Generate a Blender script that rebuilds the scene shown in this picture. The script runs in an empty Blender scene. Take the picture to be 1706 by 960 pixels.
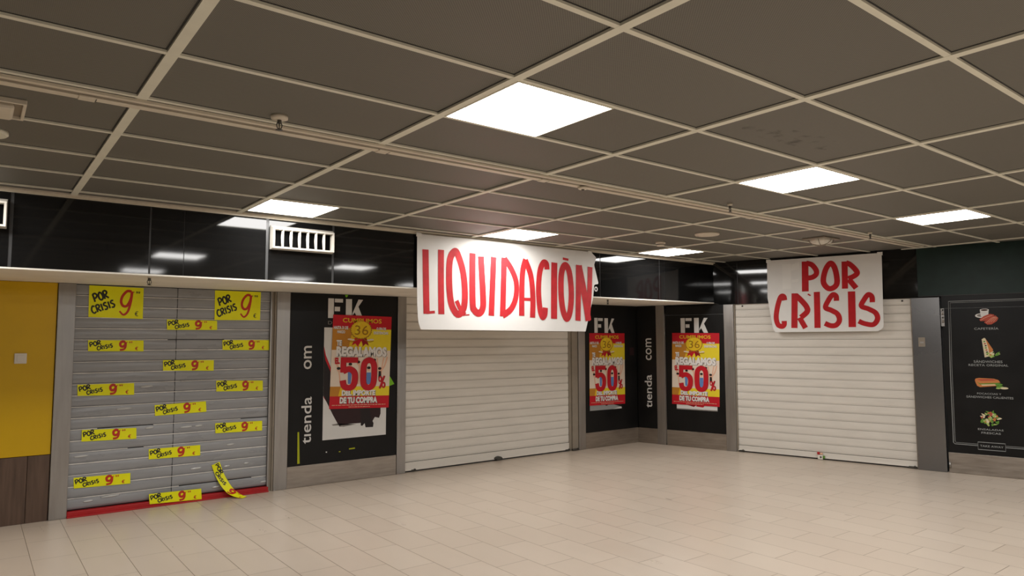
import bpy, bmesh, math, random
from mathutils import Vector, Matrix
random.seed(7)
C = bpy.context.scene.collection

# ------------------------------------------------------------------ camera, world, exposure
CAM_LOC = (-0.5645, -3.4469, 1.5359)
YAW, PITCH, ROLL, FPX = math.radians(37.7208), math.radians(4.2995), math.radians(-0.1504), 1164.05
cam = bpy.data.cameras.new('camera'); cam.sensor_width = 36.0; cam.lens = FPX / 1706 * 36.0
cam.clip_start = 0.05; cam.clip_end = 100
co = bpy.data.objects.new('camera', cam); C.objects.link(co)
fw = Vector((math.cos(PITCH) * math.sin(YAW), math.cos(PITCH) * math.cos(YAW), math.sin(PITCH)))
r0 = Vector((math.cos(YAW), -math.sin(YAW), 0)); u0 = r0.cross(fw)
rt = math.cos(ROLL) * r0 + math.sin(ROLL) * u0; up = -math.sin(ROLL) * r0 + math.cos(ROLL) * u0
M = Matrix((rt, up, -fw)).transposed().to_4x4(); M.translation = Vector(CAM_LOC)
co.matrix_world = M
sc = bpy.context.scene; sc.camera = co
sc.view_settings.view_transform = 'Standard'; sc.view_settings.look = 'None'
sc.view_settings.exposure = 0.0; sc.view_settings.gamma = 1.0; sc.view_settings.use_curve_mapping = False
w = bpy.data.worlds.new('world'); sc.world = w; w.use_nodes = True
w.node_tree.nodes['Background'].inputs[0].default_value = (1.0, 0.93, 0.84, 1)
w.node_tree.nodes['Background'].inputs[1].default_value = 0.02
PANEL_LIGHT = 27.0                    # emission of every ceiling light panel
PANEL_COLOUR = (1.0, 0.975, 0.945, 1)

# ------------------------------------------------------------------ the measured place (metres)
ZC = 2.628                            # ceiling
YW, YF = 3.8552, 2.6574               # shop front on the left, black fascia in front of it
ZS = 2.055                            # soffit under the fascia
ANG = math.radians(14.2314)           # the right shop front is turned by this much
XC = 7.4927                           # where both shop fronts meet
class Frame:
    """a wall: u along it, v into it (negative comes towards the hall), z up"""
    def __init__(s, ox, oy, rot): s.ox, s.oy, s.rot = ox, oy, rot
    def at(s, u, v, z):
        c, n = math.cos(s.rot), math.sin(s.rot)
        return (s.ox + c * u - n * v, s.oy + n * u + c * v, z)
LEFT = Frame(0, YW, 0)
FASC = Frame(0, YF, 0)
RIGHT = Frame(XC, YW, ANG - math.pi / 2)
CEIL = Frame(0, 0, 0)

# ------------------------------------------------------------------ materials
def lin(r, g, b):
    f = lambda v: v / 12.92 if v <= 0.04045 else ((v + 0.055) / 1.055) ** 2.4
    return (f(r / 255), f(g / 255), f(b / 255), 1)
def mat(name, col, rough=0.5, metal=0.0, spec=0.5, noise=0.0, nscale=8.0, stretch=(1, 1, 1), bump=0.0, bscale=20.0, bdist=0.01, coat=0.0, rvar=0.0, trans=0.0, col2=None):
    m = bpy.data.materials.new(name); m.use_nodes = True
    nt = m.node_tree; b = nt.nodes['Principled BSDF']
    b.inputs['Base Color'].default_value = col; b.inputs['Roughness'].default_value = rough
    b.inputs['Metallic'].default_value = metal; b.inputs['Specular IOR Level'].default_value = spec
    b.inputs['Coat Weight'].default_value = coat; b.inputs['Coat Roughness'].default_value = 0.08
    if noise or bump or rvar:
        tc = nt.nodes.new('ShaderNodeTexCoord'); mp = nt.nodes.new('ShaderNodeMapping')
        mp.inputs['Scale'].default_value = stretch; nt.links.new(tc.outputs['Object'], mp.inputs[0])
    if noise or rvar:
        n = nt.nodes.new('ShaderNodeTexNoise'); n.inputs['Scale'].default_value = nscale; n.inputs['Detail'].default_value = 4
        nt.links.new(mp.outputs[0], n.inputs['Vector'])
    if noise:
        mx = nt.nodes.new('ShaderNodeMix'); mx.data_type = 'RGBA'
        c2 = col2 or tuple(min(1, c * (1 + noise)) for c in col[:3]) + (1,)
        c1 = col if col2 else tuple(c * (1 - noise) for c in col[:3]) + (1,)
        mx.inputs[6].default_value = c1; mx.inputs[7].default_value = c2
        mr = nt.nodes.new('ShaderNodeMapRange'); mr.inputs[1].default_value = 0.3; mr.inputs[2].default_value = 0.7
        nt.links.new(n.outputs[0], mr.inputs[0]); nt.links.new(mr.outputs[0], mx.inputs[0]); nt.links.new(mx.outputs[2], b.inputs['Base Color'])
    if rvar:
        mr = nt.nodes.new('ShaderNodeMapRange'); mr.inputs[1].default_value = 0.3; mr.inputs[2].default_value = 0.7
        mr.inputs[3].default_value = max(0, rough - rvar); mr.inputs[4].default_value = rough + rvar
        nt.links.new(n.outputs[0], mr.inputs[0]); nt.links.new(mr.outputs[0], b.inputs['Roughness'])
    if bump:
        n2 = nt.nodes.new('ShaderNodeTexNoise'); n2.inputs['Scale'].default_value = bscale; n2.inputs['Detail'].default_value = 3
        nt.links.new(mp.outputs[0], n2.inputs['Vector'])
        bp = nt.nodes.new('ShaderNodeBump'); bp.inputs['Strength'].default_value = bump; bp.inputs['Distance'].default_value = bdist
        nt.links.new(n2.outputs[0], bp.inputs['Height']); nt.links.new(bp.outputs[0], b.inputs['Normal'])
    return m
def flat(name, r, g, b, rough=0.55, spec=0.3): return mat(name, lin(r, g, b), rough, spec=spec, noise=0.03, nscale=5)

STEEL = mat('brushed_steel', (0.37, 0.35, 0.33, 1), 0.36, 1.0, noise=0.07, nscale=5, stretch=(6, 6, 0.5), rvar=0.05)
STEEL_DARK = mat('dark_brushed_steel', (0.24, 0.235, 0.235, 1), 0.28, 1.0, noise=0.03, nscale=1.5, stretch=(1, 1, 0.6), rvar=0.02)
KICK = mat('scuffed_steel', (0.39, 0.345, 0.30, 1), 0.40, 1.0, noise=0.15, nscale=4, stretch=(1, 1, 9), rvar=0.08)
GLOSS = mat('black_gloss_cladding', (0.006, 0.006, 0.006, 1), 0.055, spec=0.42, bump=0.03, bscale=1.3, bdist=0.01)
GREEN = mat('dark_green_cladding', (0.008, 0.021, 0.017, 1), 0.45, spec=0.3, noise=0.2)
JOINT = mat('fascia_joint_strip', (0.05, 0.05, 0.05, 1), 0.35, spec=0.5, noise=0.1)
BLACK = mat('black_board', (0.0075, 0.0072, 0.0070, 1), 0.36, spec=0.22, noise=0.15, nscale=3, rvar=0.06)
CREAM = mat('cream_paint', lin(236, 230, 218), 0.55, spec=0.3, noise=0.06, nscale=3)
SLAT = mat('cream_lacquered_slats', lin(217, 211, 201), 0.42, spec=0.4, noise=0.05, nscale=2, stretch=(1, 1, 6))
GUIDE = mat('beige_guide_rail', lin(140, 130, 116), 0.45, spec=0.4, noise=0.08)
PLASTIC = mat('smoky_plastic_slats', lin(150, 151, 153), 0.30, spec=0.55, noise=0.07, nscale=2.2, stretch=(1, 1, 5), bump=0.12, bscale=2.4, bdist=0.02, rvar=0.06)
GLINT = mat('warped_plastic_glint', lin(196, 196, 194), 0.08, spec=0.8, noise=0.05)
DUCT_SHADE = mat('painted_duct_shade', (0.003, 0.003, 0.003, 1), 0.9, spec=0.05, noise=0.1)
SLATJOINT = mat('bright_slat_joint', lin(234, 230, 224), 0.35, 0.0, spec=0.6, noise=0.2, nscale=6)
DARKSLOT = mat('dark_slot', (0.03, 0.03, 0.03, 1), 0.6, noise=0.1)
DARKMETAL = mat('dark_worn_metal', (0.10, 0.095, 0.085, 1), 0.45, 0.8, noise=0.25, nscale=20)
REDRAIL = mat('red_rail', lin(176, 22, 26), 0.4, noise=0.12, nscale=6)
YELLOWWALL = mat('yellow_wall_panel', lin(212, 170, 0), 0.35, spec=0.4, noise=0.05, nscale=2)
WOOD = mat('brown_wood_panel', lin(94, 74, 61), 0.42, spec=0.4, noise=0.28, nscale=4, stretch=(7, 7, 0.6))
WHITEPLASTIC = mat('white_plastic', lin(224, 218, 206), 0.4, noise=0.03)
PAPER = mat('white_paper', lin(232, 230, 226), 0.75, spec=0.2, noise=0.02, nscale=6, bump=0.25, bscale=5, bdist=0.012)
PAPER2 = mat('white_paper_patch', lin(238, 236, 231), 0.7, spec=0.2, noise=0.02)
REDPAINT = mat('red_banner_paint', lin(192, 44, 50), 0.6, spec=0.25, noise=0.14, nscale=10)
REDPAINT2 = mat('dark_red_banner_paint', lin(186, 26, 32), 0.6, spec=0.25, noise=0.10, nscale=10)
NEON = mat('fluorescent_yellow_card', lin(244, 242, 4), 0.5, spec=0.35, noise=0.03)
INK = mat('black_ink', (0.012, 0.012, 0.010, 1), 0.5, noise=0.1)
INKRED = mat('red_ink', lin(196, 44, 16), 0.5, noise=0.06)
P_RED = flat('print_red', 190, 22, 36); P_YEL = flat('print_yellow', 230, 208, 44); P_BRN = flat('print_ochre', 190, 128, 42)
P_GOLD = flat('print_gold', 226, 186, 36); P_GOLD2 = flat('print_dark_gold', 150, 108, 22); P_CREAM = flat('print_cream', 228, 212, 194)
P_WHITE = flat('print_white', 230, 226, 222); P_GREY = flat('print_grey', 128, 122, 116); P_SKIN = flat('print_skin', 226, 178, 150)
P_BLUE = flat('print_blue', 96, 132, 190); P_DARK = flat('print_dark', 34, 26, 26); P_DKRED = flat('print_dark_red', 140, 14, 26)
P_LETTER = flat('vinyl_white', 214, 212, 208); P_LINE = flat('print_line_grey', 148, 150, 148); P_MAROON = flat('print_maroon', 46, 24, 26)
P_HAM = flat('print_ham', 176, 76, 58); P_BREAD = flat('print_bread', 196, 122, 66); P_CRUMB = flat('print_crumb', 214, 200, 166)
P_LEAF = flat('print_leaf', 92, 138, 48); P_LEAF2 = flat('print_pale_leaf', 164, 184, 104); P_COFFEE = flat('print_coffee', 62, 38, 26)
TAPE_GREEN = flat('green_sticker', 120, 186, 30); TAPE_YELLOW = flat('yellow_tape_remnant', 172, 176, 24)
GRID = mat('ceiling_grid_bar', lin(226, 224, 208), 0.5, spec=0.3, noise=0.04)
TRACK = mat('ceiling_track', lin(216, 207, 190), 0.45, spec=0.35, noise=0.05)

def lamp_mat():
    m = bpy.data.materials.new('light_diffuser'); m.use_nodes = True; nt = m.node_tree
    for n in list(nt.nodes): nt.nodes.remove(n)
    o = nt.nodes.new('ShaderNodeOutputMaterial'); e = nt.nodes.new('ShaderNodeEmission')
    e.inputs[0].default_value = PANEL_COLOUR; e.inputs[1].default_value = PANEL_LIGHT
    nt.links.new(e.outputs[0], o.inputs[0]); return m
LAMP = lamp_mat()

def nodes(name):
    m = bpy.data.materials.new(name); m.use_nodes = True
    return m, m.node_tree, m.node_tree.nodes['Principled BSDF']
def mth(nt, op, a, b=None, c=None):
    n = nt.nodes.new('ShaderNodeMath'); n.operation = op
    for i, v in enumerate((a, b, c)):
        if v is None: continue
        if isinstance(v, (int, float)): n.inputs[i].default_value = v
        else: nt.links.new(v, n.inputs[i])
    return n.outputs[0]
def floor_mat():
    m, nt, b = nodes('floor_tiles')
    tc = nt.nodes.new('ShaderNodeTexCoord'); sp = nt.nodes.new('ShaderNodeSeparateXYZ'); nt.links.new(tc.outputs['Object'], sp.inputs[0])
    W, L, SH = 0.2765, 0.546, 0.176
    cx = mth(nt, 'DIVIDE', mth(nt, 'SUBTRACT', sp.outputs[0], 2.605), W)
    ci = mth(nt, 'FLOOR', cx); fx = mth(nt, 'FRACT', cx)
    yy = mth(nt, 'DIVIDE', mth(nt, 'ADD', mth(nt, 'SUBTRACT', sp.outputs[1], 0.300), mth(nt, 'MULTIPLY', ci, SH)), L)
    yi = mth(nt, 'FLOOR', yy); fy = mth(nt, 'FRACT', yy)
    ex = mth(nt, 'MULTIPLY', mth(nt, 'MINIMUM', fx, mth(nt, 'SUBTRACT', 1.0, fx)), W)
    ey = mth(nt, 'MULTIPLY', mth(nt, 'MINIMUM', fy, mth(nt, 'SUBTRACT', 1.0, fy)), L)
    e = mth(nt, 'MINIMUM', ex, ey)
    g = nt.nodes.new('ShaderNodeMapRange'); g.inputs[1].default_value = 0.0009; g.inputs[2].default_value = 0.0027; nt.links.new(e, g.inputs[0])
    wn = nt.nodes.new('ShaderNodeTexWhiteNoise'); wn.noise_dimensions = '2D'; cb = nt.nodes.new('ShaderNodeCombineXYZ')
    nt.links.new(ci, cb.inputs[0]); nt.links.new(yi, cb.inputs[1]); nt.links.new(cb.outputs[0], wn.inputs['Vector'])
    no = nt.nodes.new('ShaderNodeTexNoise'); no.inputs['Scale'].default_value = 3.0; no.inputs['Detail'].default_value = 5
    mp = nt.nodes.new('ShaderNodeMapping'); mp.inputs['Scale'].default_value = (3, 0.8, 1); nt.links.new(tc.outputs['Object'], mp.inputs[0]); nt.links.new(mp.outputs[0], no.inputs['Vector'])
    v = mth(nt, 'ADD', mth(nt, 'MULTIPLY', wn.outputs[0], 0.5), mth(nt, 'MULTIPLY', no.outputs[0], 0.6))
    mx = nt.nodes.new('ShaderNodeMix'); mx.data_type = 'RGBA'; mx.inputs[6].default_value = lin(190, 175, 159); mx.inputs[7].default_value = lin(201, 187, 171)
    nt.links.new(v, mx.inputs[0])
    m2 = nt.nodes.new('ShaderNodeMix'); m2.data_type = 'RGBA'; m2.inputs[6].default_value = lin(122, 107, 92); nt.links.new(mx.outputs[2], m2.inputs[7]); nt.links.new(g.outputs[0], m2.inputs[0])
    nt.links.new(m2.outputs[2], b.inputs['Base Color'])
    rr = nt.nodes.new('ShaderNodeMapRange'); rr.inputs[3].default_value = 0.24; rr.inputs[4].default_value = 0.36; nt.links.new(no.outputs[0], rr.inputs[0]); nt.links.new(rr.outputs[0], b.inputs['Roughness'])
    b.inputs['Specular IOR Level'].default_value = 0.42
    bp = nt.nodes.new('ShaderNodeBump'); bp.inputs['Strength'].default_value = 0.4; bp.inputs['Distance'].default_value = 0.002; nt.links.new(g.outputs[0], bp.inputs['Height']); nt.links.new(bp.outputs[0], b.inputs['Normal'])
    return m
def ceil_mat():
    m, nt, b = nodes('perforated_metal_ceiling')
    tc = nt.nodes.new('ShaderNodeTexCoord'); sp = nt.nodes.new('ShaderNodeSeparateXYZ'); nt.links.new(tc.outputs['Object'], sp.inputs[0])
    K = 2 * math.pi / 0.011
    d = mth(nt, 'MULTIPLY', mth(nt, 'SINE', mth(nt, 'MULTIPLY', sp.outputs[0], K)), mth(nt, 'SINE', mth(nt, 'MULTIPLY', sp.outputs[1], K)))
    hole = nt.nodes.new('ShaderNodeMapRange'); hole.inputs[1].default_value = 0.15; hole.inputs[2].default_value = 0.55; nt.links.new(d, hole.inputs[0])
    no = nt.nodes.new('ShaderNodeTexNoise'); no.inputs['Scale'].default_value = 1.2; nt.links.new(tc.outputs['Object'], no.inputs['Vector'])
    wn = nt.nodes.new('ShaderNodeTexWhiteNoise'); wn.noise_dimensions = '2D'; cb = nt.nodes.new('ShaderNodeCombineXYZ')
    nt.links.new(mth(nt, 'FLOOR', mth(nt, 'DIVIDE', sp.outputs[0], 1.2)), cb.inputs[0]); nt.links.new(mth(nt, 'FLOOR', mth(nt, 'DIVIDE', sp.outputs[1], 0.6)), cb.inputs[1]); nt.links.new(cb.outputs[0], wn.inputs['Vector'])
    v = mth(nt, 'ADD', mth(nt, 'MULTIPLY', no.outputs[0], 0.5), mth(nt, 'MULTIPLY', wn.outputs[0], 0.5))
    mx = nt.nodes.new('ShaderNodeMix'); mx.data_type = 'RGBA'; mx.inputs[6].default_value = lin(114, 111, 104); mx.inputs[7].default_value = lin(123, 120, 112); nt.links.new(v, mx.inputs[0])
    # a smear of dirt on one tile
    sx = mth(nt, 'DIVIDE', mth(nt, 'SUBTRACT', sp.outputs[0], 2.98), 0.42); sy = mth(nt, 'DIVIDE', mth(nt, 'SUBTRACT', mth(nt, 'ADD', sp.outputs[1], mth(nt, 'MULTIPLY', mth(nt, 'SUBTRACT', sp.outputs[0], 2.98), 0.1)), -1.42), 0.10)
    rad = mth(nt, 'ADD', mth(nt, 'MULTIPLY', sx, sx), mth(nt, 'MULTIPLY', sy, sy))
    n2 = nt.nodes.new('ShaderNodeTexNoise'); n2.inputs['Scale'].default_value = 16; n2.inputs['Detail'].default_value = 6; nt.links.new(tc.outputs['Object'], n2.inputs['Vector'])
    st = mth(nt, 'MULTIPLY', mth(nt, 'GREATER_THAN', 1.0, rad), mth(nt, 'MULTIPLY', mth(nt, 'MAXIMUM', mth(nt, 'SUBTRACT', n2.outputs[0], 0.52), 0.0), 4.0))
    m3 = nt.nodes.new('ShaderNodeMix'); m3.data_type = 'RGBA'; m3.inputs[7].default_value = lin(56, 50, 44); nt.links.new(mx.outputs[2], m3.inputs[6]); nt.links.new(mth(nt, 'MINIMUM', st, 0.8), m3.inputs[0])
    m2 = nt.nodes.new('ShaderNodeMix'); m2.data_type = 'RGBA'; m2.inputs[7].default_value = lin(82, 80, 74); nt.links.new(m3.outputs[2], m2.inputs[6]); nt.links.new(mth(nt, 'MULTIPLY', hole.outputs[0], 0.8), m2.inputs[0])
    nt.links.new(m2.outputs[2], b.inputs['Base Color']); b.inputs['Roughness'].default_value = 0.55; b.inputs['Specular IOR Level'].default_value = 0.25
    return m
FLOOR, TILE = floor_mat(), ceil_mat()

# ------------------------------------------------------------------ mesh helpers
class MB:
    """collects shapes; build() links them as ONE mesh object"""
    def __init__(s): s.v = []; s.f = []; s.m = []; s.mats = []; s.smooth = []
    def mi(s, mt):
        if mt not in s.mats: s.mats.append(mt)
        return s.mats.index(mt)
    def face(s, pts, mt, smooth=False):
        n = len(s.v); s.v += [tuple(p) for p in pts]; s.f.append(tuple(range(n, n + len(pts)))); s.m.append(s.mi(mt)); s.smooth.append(smooth)
    def mesh(s, pts, faces, mt, smooth=False):
        n = len(s.v); s.v += [tuple(p) for p in pts]; k = s.mi(mt)
        for f in faces: s.f.append(tuple(i + n for i in f)); s.m.append(k); s.smooth.append(smooth)
    def box(s, x0, x1, y0, y1, z0, z1, mt, b=0.0):
        bm = bmesh.new(); bmesh.ops.create_cube(bm, size=1)
        for v in bm.verts: v.co = ((x0 + x1) / 2 + v.co.x * (x1 - x0), (y0 + y1) / 2 + v.co.y * (y1 - y0), (z0 + z1) / 2 + v.co.z * (z1 - z0))
        if b: bmesh.ops.bevel(bm, geom=bm.edges[:], offset=b, segments=2, affect='EDGES', profile=0.5)
        bm.verts.index_update(); s.mesh([v.co[:] for v in bm.verts], [[v.index for v in f.verts] for f in bm.faces], mt); bm.free()
    def lathe(s, prof, c, mt, seg=24, axis='z', smooth=True):
        """profile of (radius, height) turned about an axis through c"""
        pts = []; fs = []
        for r, h in prof:
            for k in range(seg):
                a = 2 * math.pi * k / seg; p, q = r * math.cos(a), r * math.sin(a)
                pts.append({'z': (c[0] + p, c[1] + q, c[2] + h), 'y': (c[0] + p, c[1] + h, c[2] + q), 'x': (c[0] + h, c[1] + p, c[2] + q)}[axis])
        for i in range(len(prof) - 1):
            for k in range(seg): fs.append((i * seg + k, i * seg + (k + 1) % seg, (i + 1) * seg + (k + 1) % seg, (i + 1) * seg + k))
        fs.append(tuple(range(seg))[::-1]); fs.append(tuple(range((len(prof) - 1) * seg, len(prof) * seg)))
        s.mesh(pts, fs, mt, smooth)
    def tube(s, path, r, mt, seg=8):
        pts = []; fs = []; P = [Vector(p) for p in path]
        for i, p in enumerate(P):
            t = (P[min(i + 1, len(P) - 1)] - P[max(i - 1, 0)]).normalized(); a = t.orthogonal().normalized(); b = t.cross(a)
            if i and a.dot(pa) < 0.2: a = (pa - t * pa.dot(t)).normalized(); b = t.cross(a)
            pa = a
            for k in range(seg):
                q = 2 * math.pi * k / seg; pts.append(p + a * r * math.cos(q) + b * r * math.sin(q))
        for i in range(len(P) - 1):
            for k in range(seg): fs.append((i * seg + k, i * seg + (k + 1) % seg, (i + 1) * seg + (k + 1) % seg, (i + 1) * seg + k))
        fs.append(tuple(range(seg))[::-1]); fs.append(tuple(range((len(P) - 1) * seg, len(P) * seg)))
        s.mesh(pts, fs, mt, True)
    def build(s, name, parent=None, loc=(0, 0, 0), rotz=0.0, clip=None, flip_fix=True):
        me = bpy.data.meshes.new(name); me.from_pydata(s.v, [], s.f)
        for mt in s.mats: me.materials.append(mt)
        me.polygons.foreach_set('material_index', s.m); me.polygons.foreach_set('use_smooth', s.smooth); me.update()
        if clip:
            bm = bmesh.new(); bm.from_mesh(me); bmesh.ops.bisect_plane(bm, geom=bm.verts[:] + bm.edges[:] + bm.faces[:], plane_co=clip[0], plane_no=clip[1], clear_outer=True); bm.to_mesh(me); bm.free()
        o = bpy.data.objects.new(name, me); C.objects.link(o)
        if parent: o.parent = parent
        else: o.location = loc; o.rotation_euler = (0, 0, rotz)
        return o
def tag(o, label=None, cat=None, group=None, kind=None):
    for k, v in (('label', label), ('category', cat), ('group', group), ('kind', kind)):
        if v: o[k] = v
    return o
def thing(name, label, cat, fr, u, v, z, group=None):
    o = bpy.data.objects.new(name, None); o.empty_display_size = 0.1; C.objects.link(o)
    o.location = fr.at(u, v, z); o.rotation_euler = (0, 0, fr.rot)
    return tag(o, label, cat, group)
def struct(name, mb, fr=None, **k):
    o = mb.build(name, loc=fr.at(0, 0, 0) if fr else (0, 0, 0), rotz=fr.rot if fr else 0, **k); o['kind'] = 'structure'; return o

_fonts = {}
def text_geo(body, bold=0.0, extra=1.0):
    """outline of a line of type as flat triangles, scaled to a unit box (x right, y up)"""
    key = (body, bold, extra)
    if key in _fonts: return _fonts[key]
    cu = bpy.data.curves.new('type', 'FONT'); cu.body = body; cu.size = 1; cu.offset = bold; cu.space_character = extra; cu.resolution_u = 3
    o = bpy.data.objects.new('type', cu); C.objects.link(o); bpy.context.view_layer.update()
    me = bpy.data.meshes.new_from_object(o.evaluated_get(bpy.context.evaluated_depsgraph_get()))
    vs = [tuple(v.co) for v in me.vertices]; fs = [tuple(p.vertices) for p in me.polygons]
    bpy.data.objects.remove(o); bpy.data.curves.remove(cu); bpy.data.meshes.remove(me)
    x0, x1 = min(v[0] for v in vs), max(v[0] for v in vs); y0, y1 = min(v[1] for v in vs), max(v[1] for v in vs)
    r = ([((v[0] - x0) / (x1 - x0), (v[1] - y0) / (y1 - y0)) for v in vs], fs); _fonts[key] = r
    return r
def spline(pts, n=7):
    if len(pts) < 3: return [tuple(pts[0][i] + (pts[1][i] - pts[0][i]) * k / 8 for i in (0, 1)) for k in range(9)]
    out = []; closed = pts[0] == pts[-1]; N = len(pts)
    g = lambda i: pts[(i % (N - 1))] if closed else pts[max(0, min(N - 1, i))]
    for i in range(N - 1):
        a, b, c, d = g(i - 1), pts[i], pts[i + 1], g(i + 2)
        for k in range(n):
            t = k / n
            out.append(tuple(0.5 * (2 * b[j] + (c[j] - a[j]) * t + (2 * a[j] - 5 * b[j] + 4 * c[j] - d[j]) * t * t + (3 * b[j] - a[j] - 3 * c[j] + d[j]) * t ** 3) for j in (0, 1)))
    out.append(tuple(pts[-1])); return out
class Canvas:
    """printing on a surface: place(x, y, layer) turns drawing coordinates into a local point; later shapes lie a hair in front"""
    def __init__(s, mb, place, step=0.00012, start=0.0006): s.mb, s.place, s.step, s.d = mb, place, step, start
    def nxt(s): s.d += s.step; return s.d
    def poly(s, pts, mt): d = s.nxt(); s.mb.face([s.place(x, y, d) for x, y in pts], mt)
    def rect(s, x0, y0, x1, y1, mt): s.poly([(x0, y0), (x1, y0), (x1, y1), (x0, y1)], mt)
    def ellipse(s, cx, cy, rx, ry, mt, n=28, wob=0.0, lobes=0, rot=0.0):
        P = []
        for k in range(n):
            a = 2 * math.pi * k / n; q = 1 + wob * math.cos(lobes * a); x, y = rx * q * math.cos(a), ry * q * math.sin(a)
            P.append((cx + x * math.cos(rot) - y * math.sin(rot), cy + x * math.sin(rot) + y * math.cos(rot)))
        s.poly(P, mt)
    def stroke(s, pts, w, mt, smooth=True, w2=None):
        P = spline(pts) if smooth else [tuple(p) for p in pts]; d = s.nxt(); L = []; R = []; n = len(P)
        closed = P[0] == P[-1]
        for i, p in enumerate(P):
            a = P[i - 1] if i else (P[-2] if closed else P[0]); b = P[i + 1] if i < n - 1 else (P[1] if closed else P[-1])
            tx, ty = b[0] - a[0], b[1] - a[1]; l = math.hypot(tx, ty) or 1; ww = w + ((w2 - w) * i / (n - 1) if w2 else 0)
            L.append((p[0] - ty / l * ww / 2, p[1] + tx / l * ww / 2)); R.append((p[0] + ty / l * ww / 2, p[1] - tx / l * ww / 2))
        pts3 = [s.place(x, y, d) for x, y in L] + [s.place(x, y, d) for x, y in R]
        s.mb.mesh(pts3, [(i, i + 1, n + i + 1, n + i) for i in range(n - 1)], mt)
    def text(s, body, x0, ya, x1, yb, mt, bold=0.0, extra=1.0, up=False):
        """type fitted to the box with its foot at ya and its head at yb; up = read upwards"""
        vs, fs = text_geo(body, bold, extra); d = s.nxt()
        if up: P = [s.place(x1 + (x0 - x1) * v[1], ya + (yb - ya) * v[0], d) for v in vs]
        else: P = [s.place(x0 + (x1 - x0) * v[0], ya + (yb - ya) * v[1], d) for v in vs]
        s.mb.mesh(P, fs, mt)
def quad_place(q, x0, y0, x1, y1):
    """drawing coordinates x0..x1, y0..y1 (y downwards) onto the quad tl, tr, br, bl of (u, z); layers come out of the wall"""
    (tl, tr, br, bl) = q
    def place(x, y, d):
        a, b = (x - x0) / (x1 - x0), (y - y0) / (y1 - y0)
        return (((1 - a) * tl[0] + a * tr[0]) * (1 - b) + ((1 - a) * bl[0] + a * br[0]) * b, -d, ((1 - a) * tl[1] + a * tr[1]) * (1 - b) + ((1 - a) * bl[1] + a * br[1]) * b)
    return place
def wall_place(v=0.0): return lambda x, y, d: (x, v - d, y)
# handwriting: strokes in a unit box, y downwards
HAND = {'P': [[(0.1, 0), (0.12, 0.5), (0.1, 1)], [(0.1, 0.04), (0.6, 0.0), (0.92, 0.25), (0.6, 0.52), (0.12, 0.58)]],
        'O': [[(0.5, 0.02), (0.08, 0.35), (0.12, 0.8), (0.5, 0.98), (0.9, 0.75), (0.88, 0.3), (0.5, 0.02)]],
        'R': [[(0.1, 0), (0.12, 0.5), (0.1, 1)], [(0.1, 0.04), (0.6, 0.0), (0.88, 0.22), (0.6, 0.46), (0.14, 0.52)], [(0.25, 0.52), (0.95, 1)]],
        'C': [[(0.92, 0.12), (0.5, 0.0), (0.1, 0.4), (0.15, 0.82), (0.5, 1.0), (0.95, 0.85)]],
        'I': [[(0.5, 0.0), (0.5, 1.0)]],
        'S': [[(0.9, 0.08), (0.45, 0.02), (0.18, 0.28), (0.55, 0.48), (0.85, 0.7), (0.55, 0.98), (0.08, 0.9)]],
        '9': [[(0.85, 0.1), (0.5, 0.0), (0.15, 0.25), (0.3, 0.5), (0.65, 0.42), (0.86, 0.12)], [(0.86, 0.08), (0.8, 0.6), (0.35, 1.0)]],
        'E': [[(0.95, 0.08), (0.5, 0.0), (0.2, 0.4), (0.3, 0.85), (0.85, 0.95)], [(0.0, 0.38), (0.7, 0.34)], [(0.0, 0.6), (0.65, 0.56)]],
        ',': [[(0.5, 0.0), (0.35, 0.4)]]}
def handwrite(cv, word, a, b, h, pen, mt, lean=0.0, narrow=('I', ',')):
    """word along the foot line a -> b, letters h tall"""
    ws = [0.45 if ch in narrow else 1.0 for ch in word]; tot = sum(ws) + 0.12 * (len(word) - 1); dx, dy = b[0] - a[0], b[1] - a[1]
    l = math.hypot(dx, dy); ex, ey = dx / l, dy / l; t = 0
    for ch, wd in zip(word, ws):
        w = wd / tot * l; o = t / tot * l
        for st in HAND[ch]:
            cv.stroke([(a[0] + ex * (o + p[0] * w) + (ey + lean) * h * (1 - p[1]), a[1] + ey * (o + p[0] * w) - ex * h * (1 - p[1])) for p in st], pen, mt)
        t += wd + 0.12

# ------------------------------------------------------------------ building helpers for things on walls
BASE = {}
def root(name, label, cat, fr, u, v, z, group=None):
    t = thing(name, label, cat, fr, u, v, z, group); BASE[t.name] = (u, v, z); return t
def part(name, mb, th, label=None, sub=None):
    """mesh in wall coordinates, moved to its thing's base; sub = the part it belongs to"""
    u, v, z = BASE[th.name]; mb.v = [(p[0] - u, p[1] - v, p[2] - z) for p in mb.v]
    o = mb.build(name, parent=sub or th)
    if label: o['label'] = label
    return o
def solo(name, mb, label, cat, fr, u, v, z, group=None):
    mb.v = [(p[0] - u, p[1] - v, p[2] - z) for p in mb.v]
    return tag(mb.build(name, loc=fr.at(u, v, z), rotz=fr.rot), label, cat, group)
CUT = (RIGHT.at(0, 0.03, 0), (math.cos(ANG), math.sin(ANG), 0))     # the right shop front ends floor and ceiling

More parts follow.
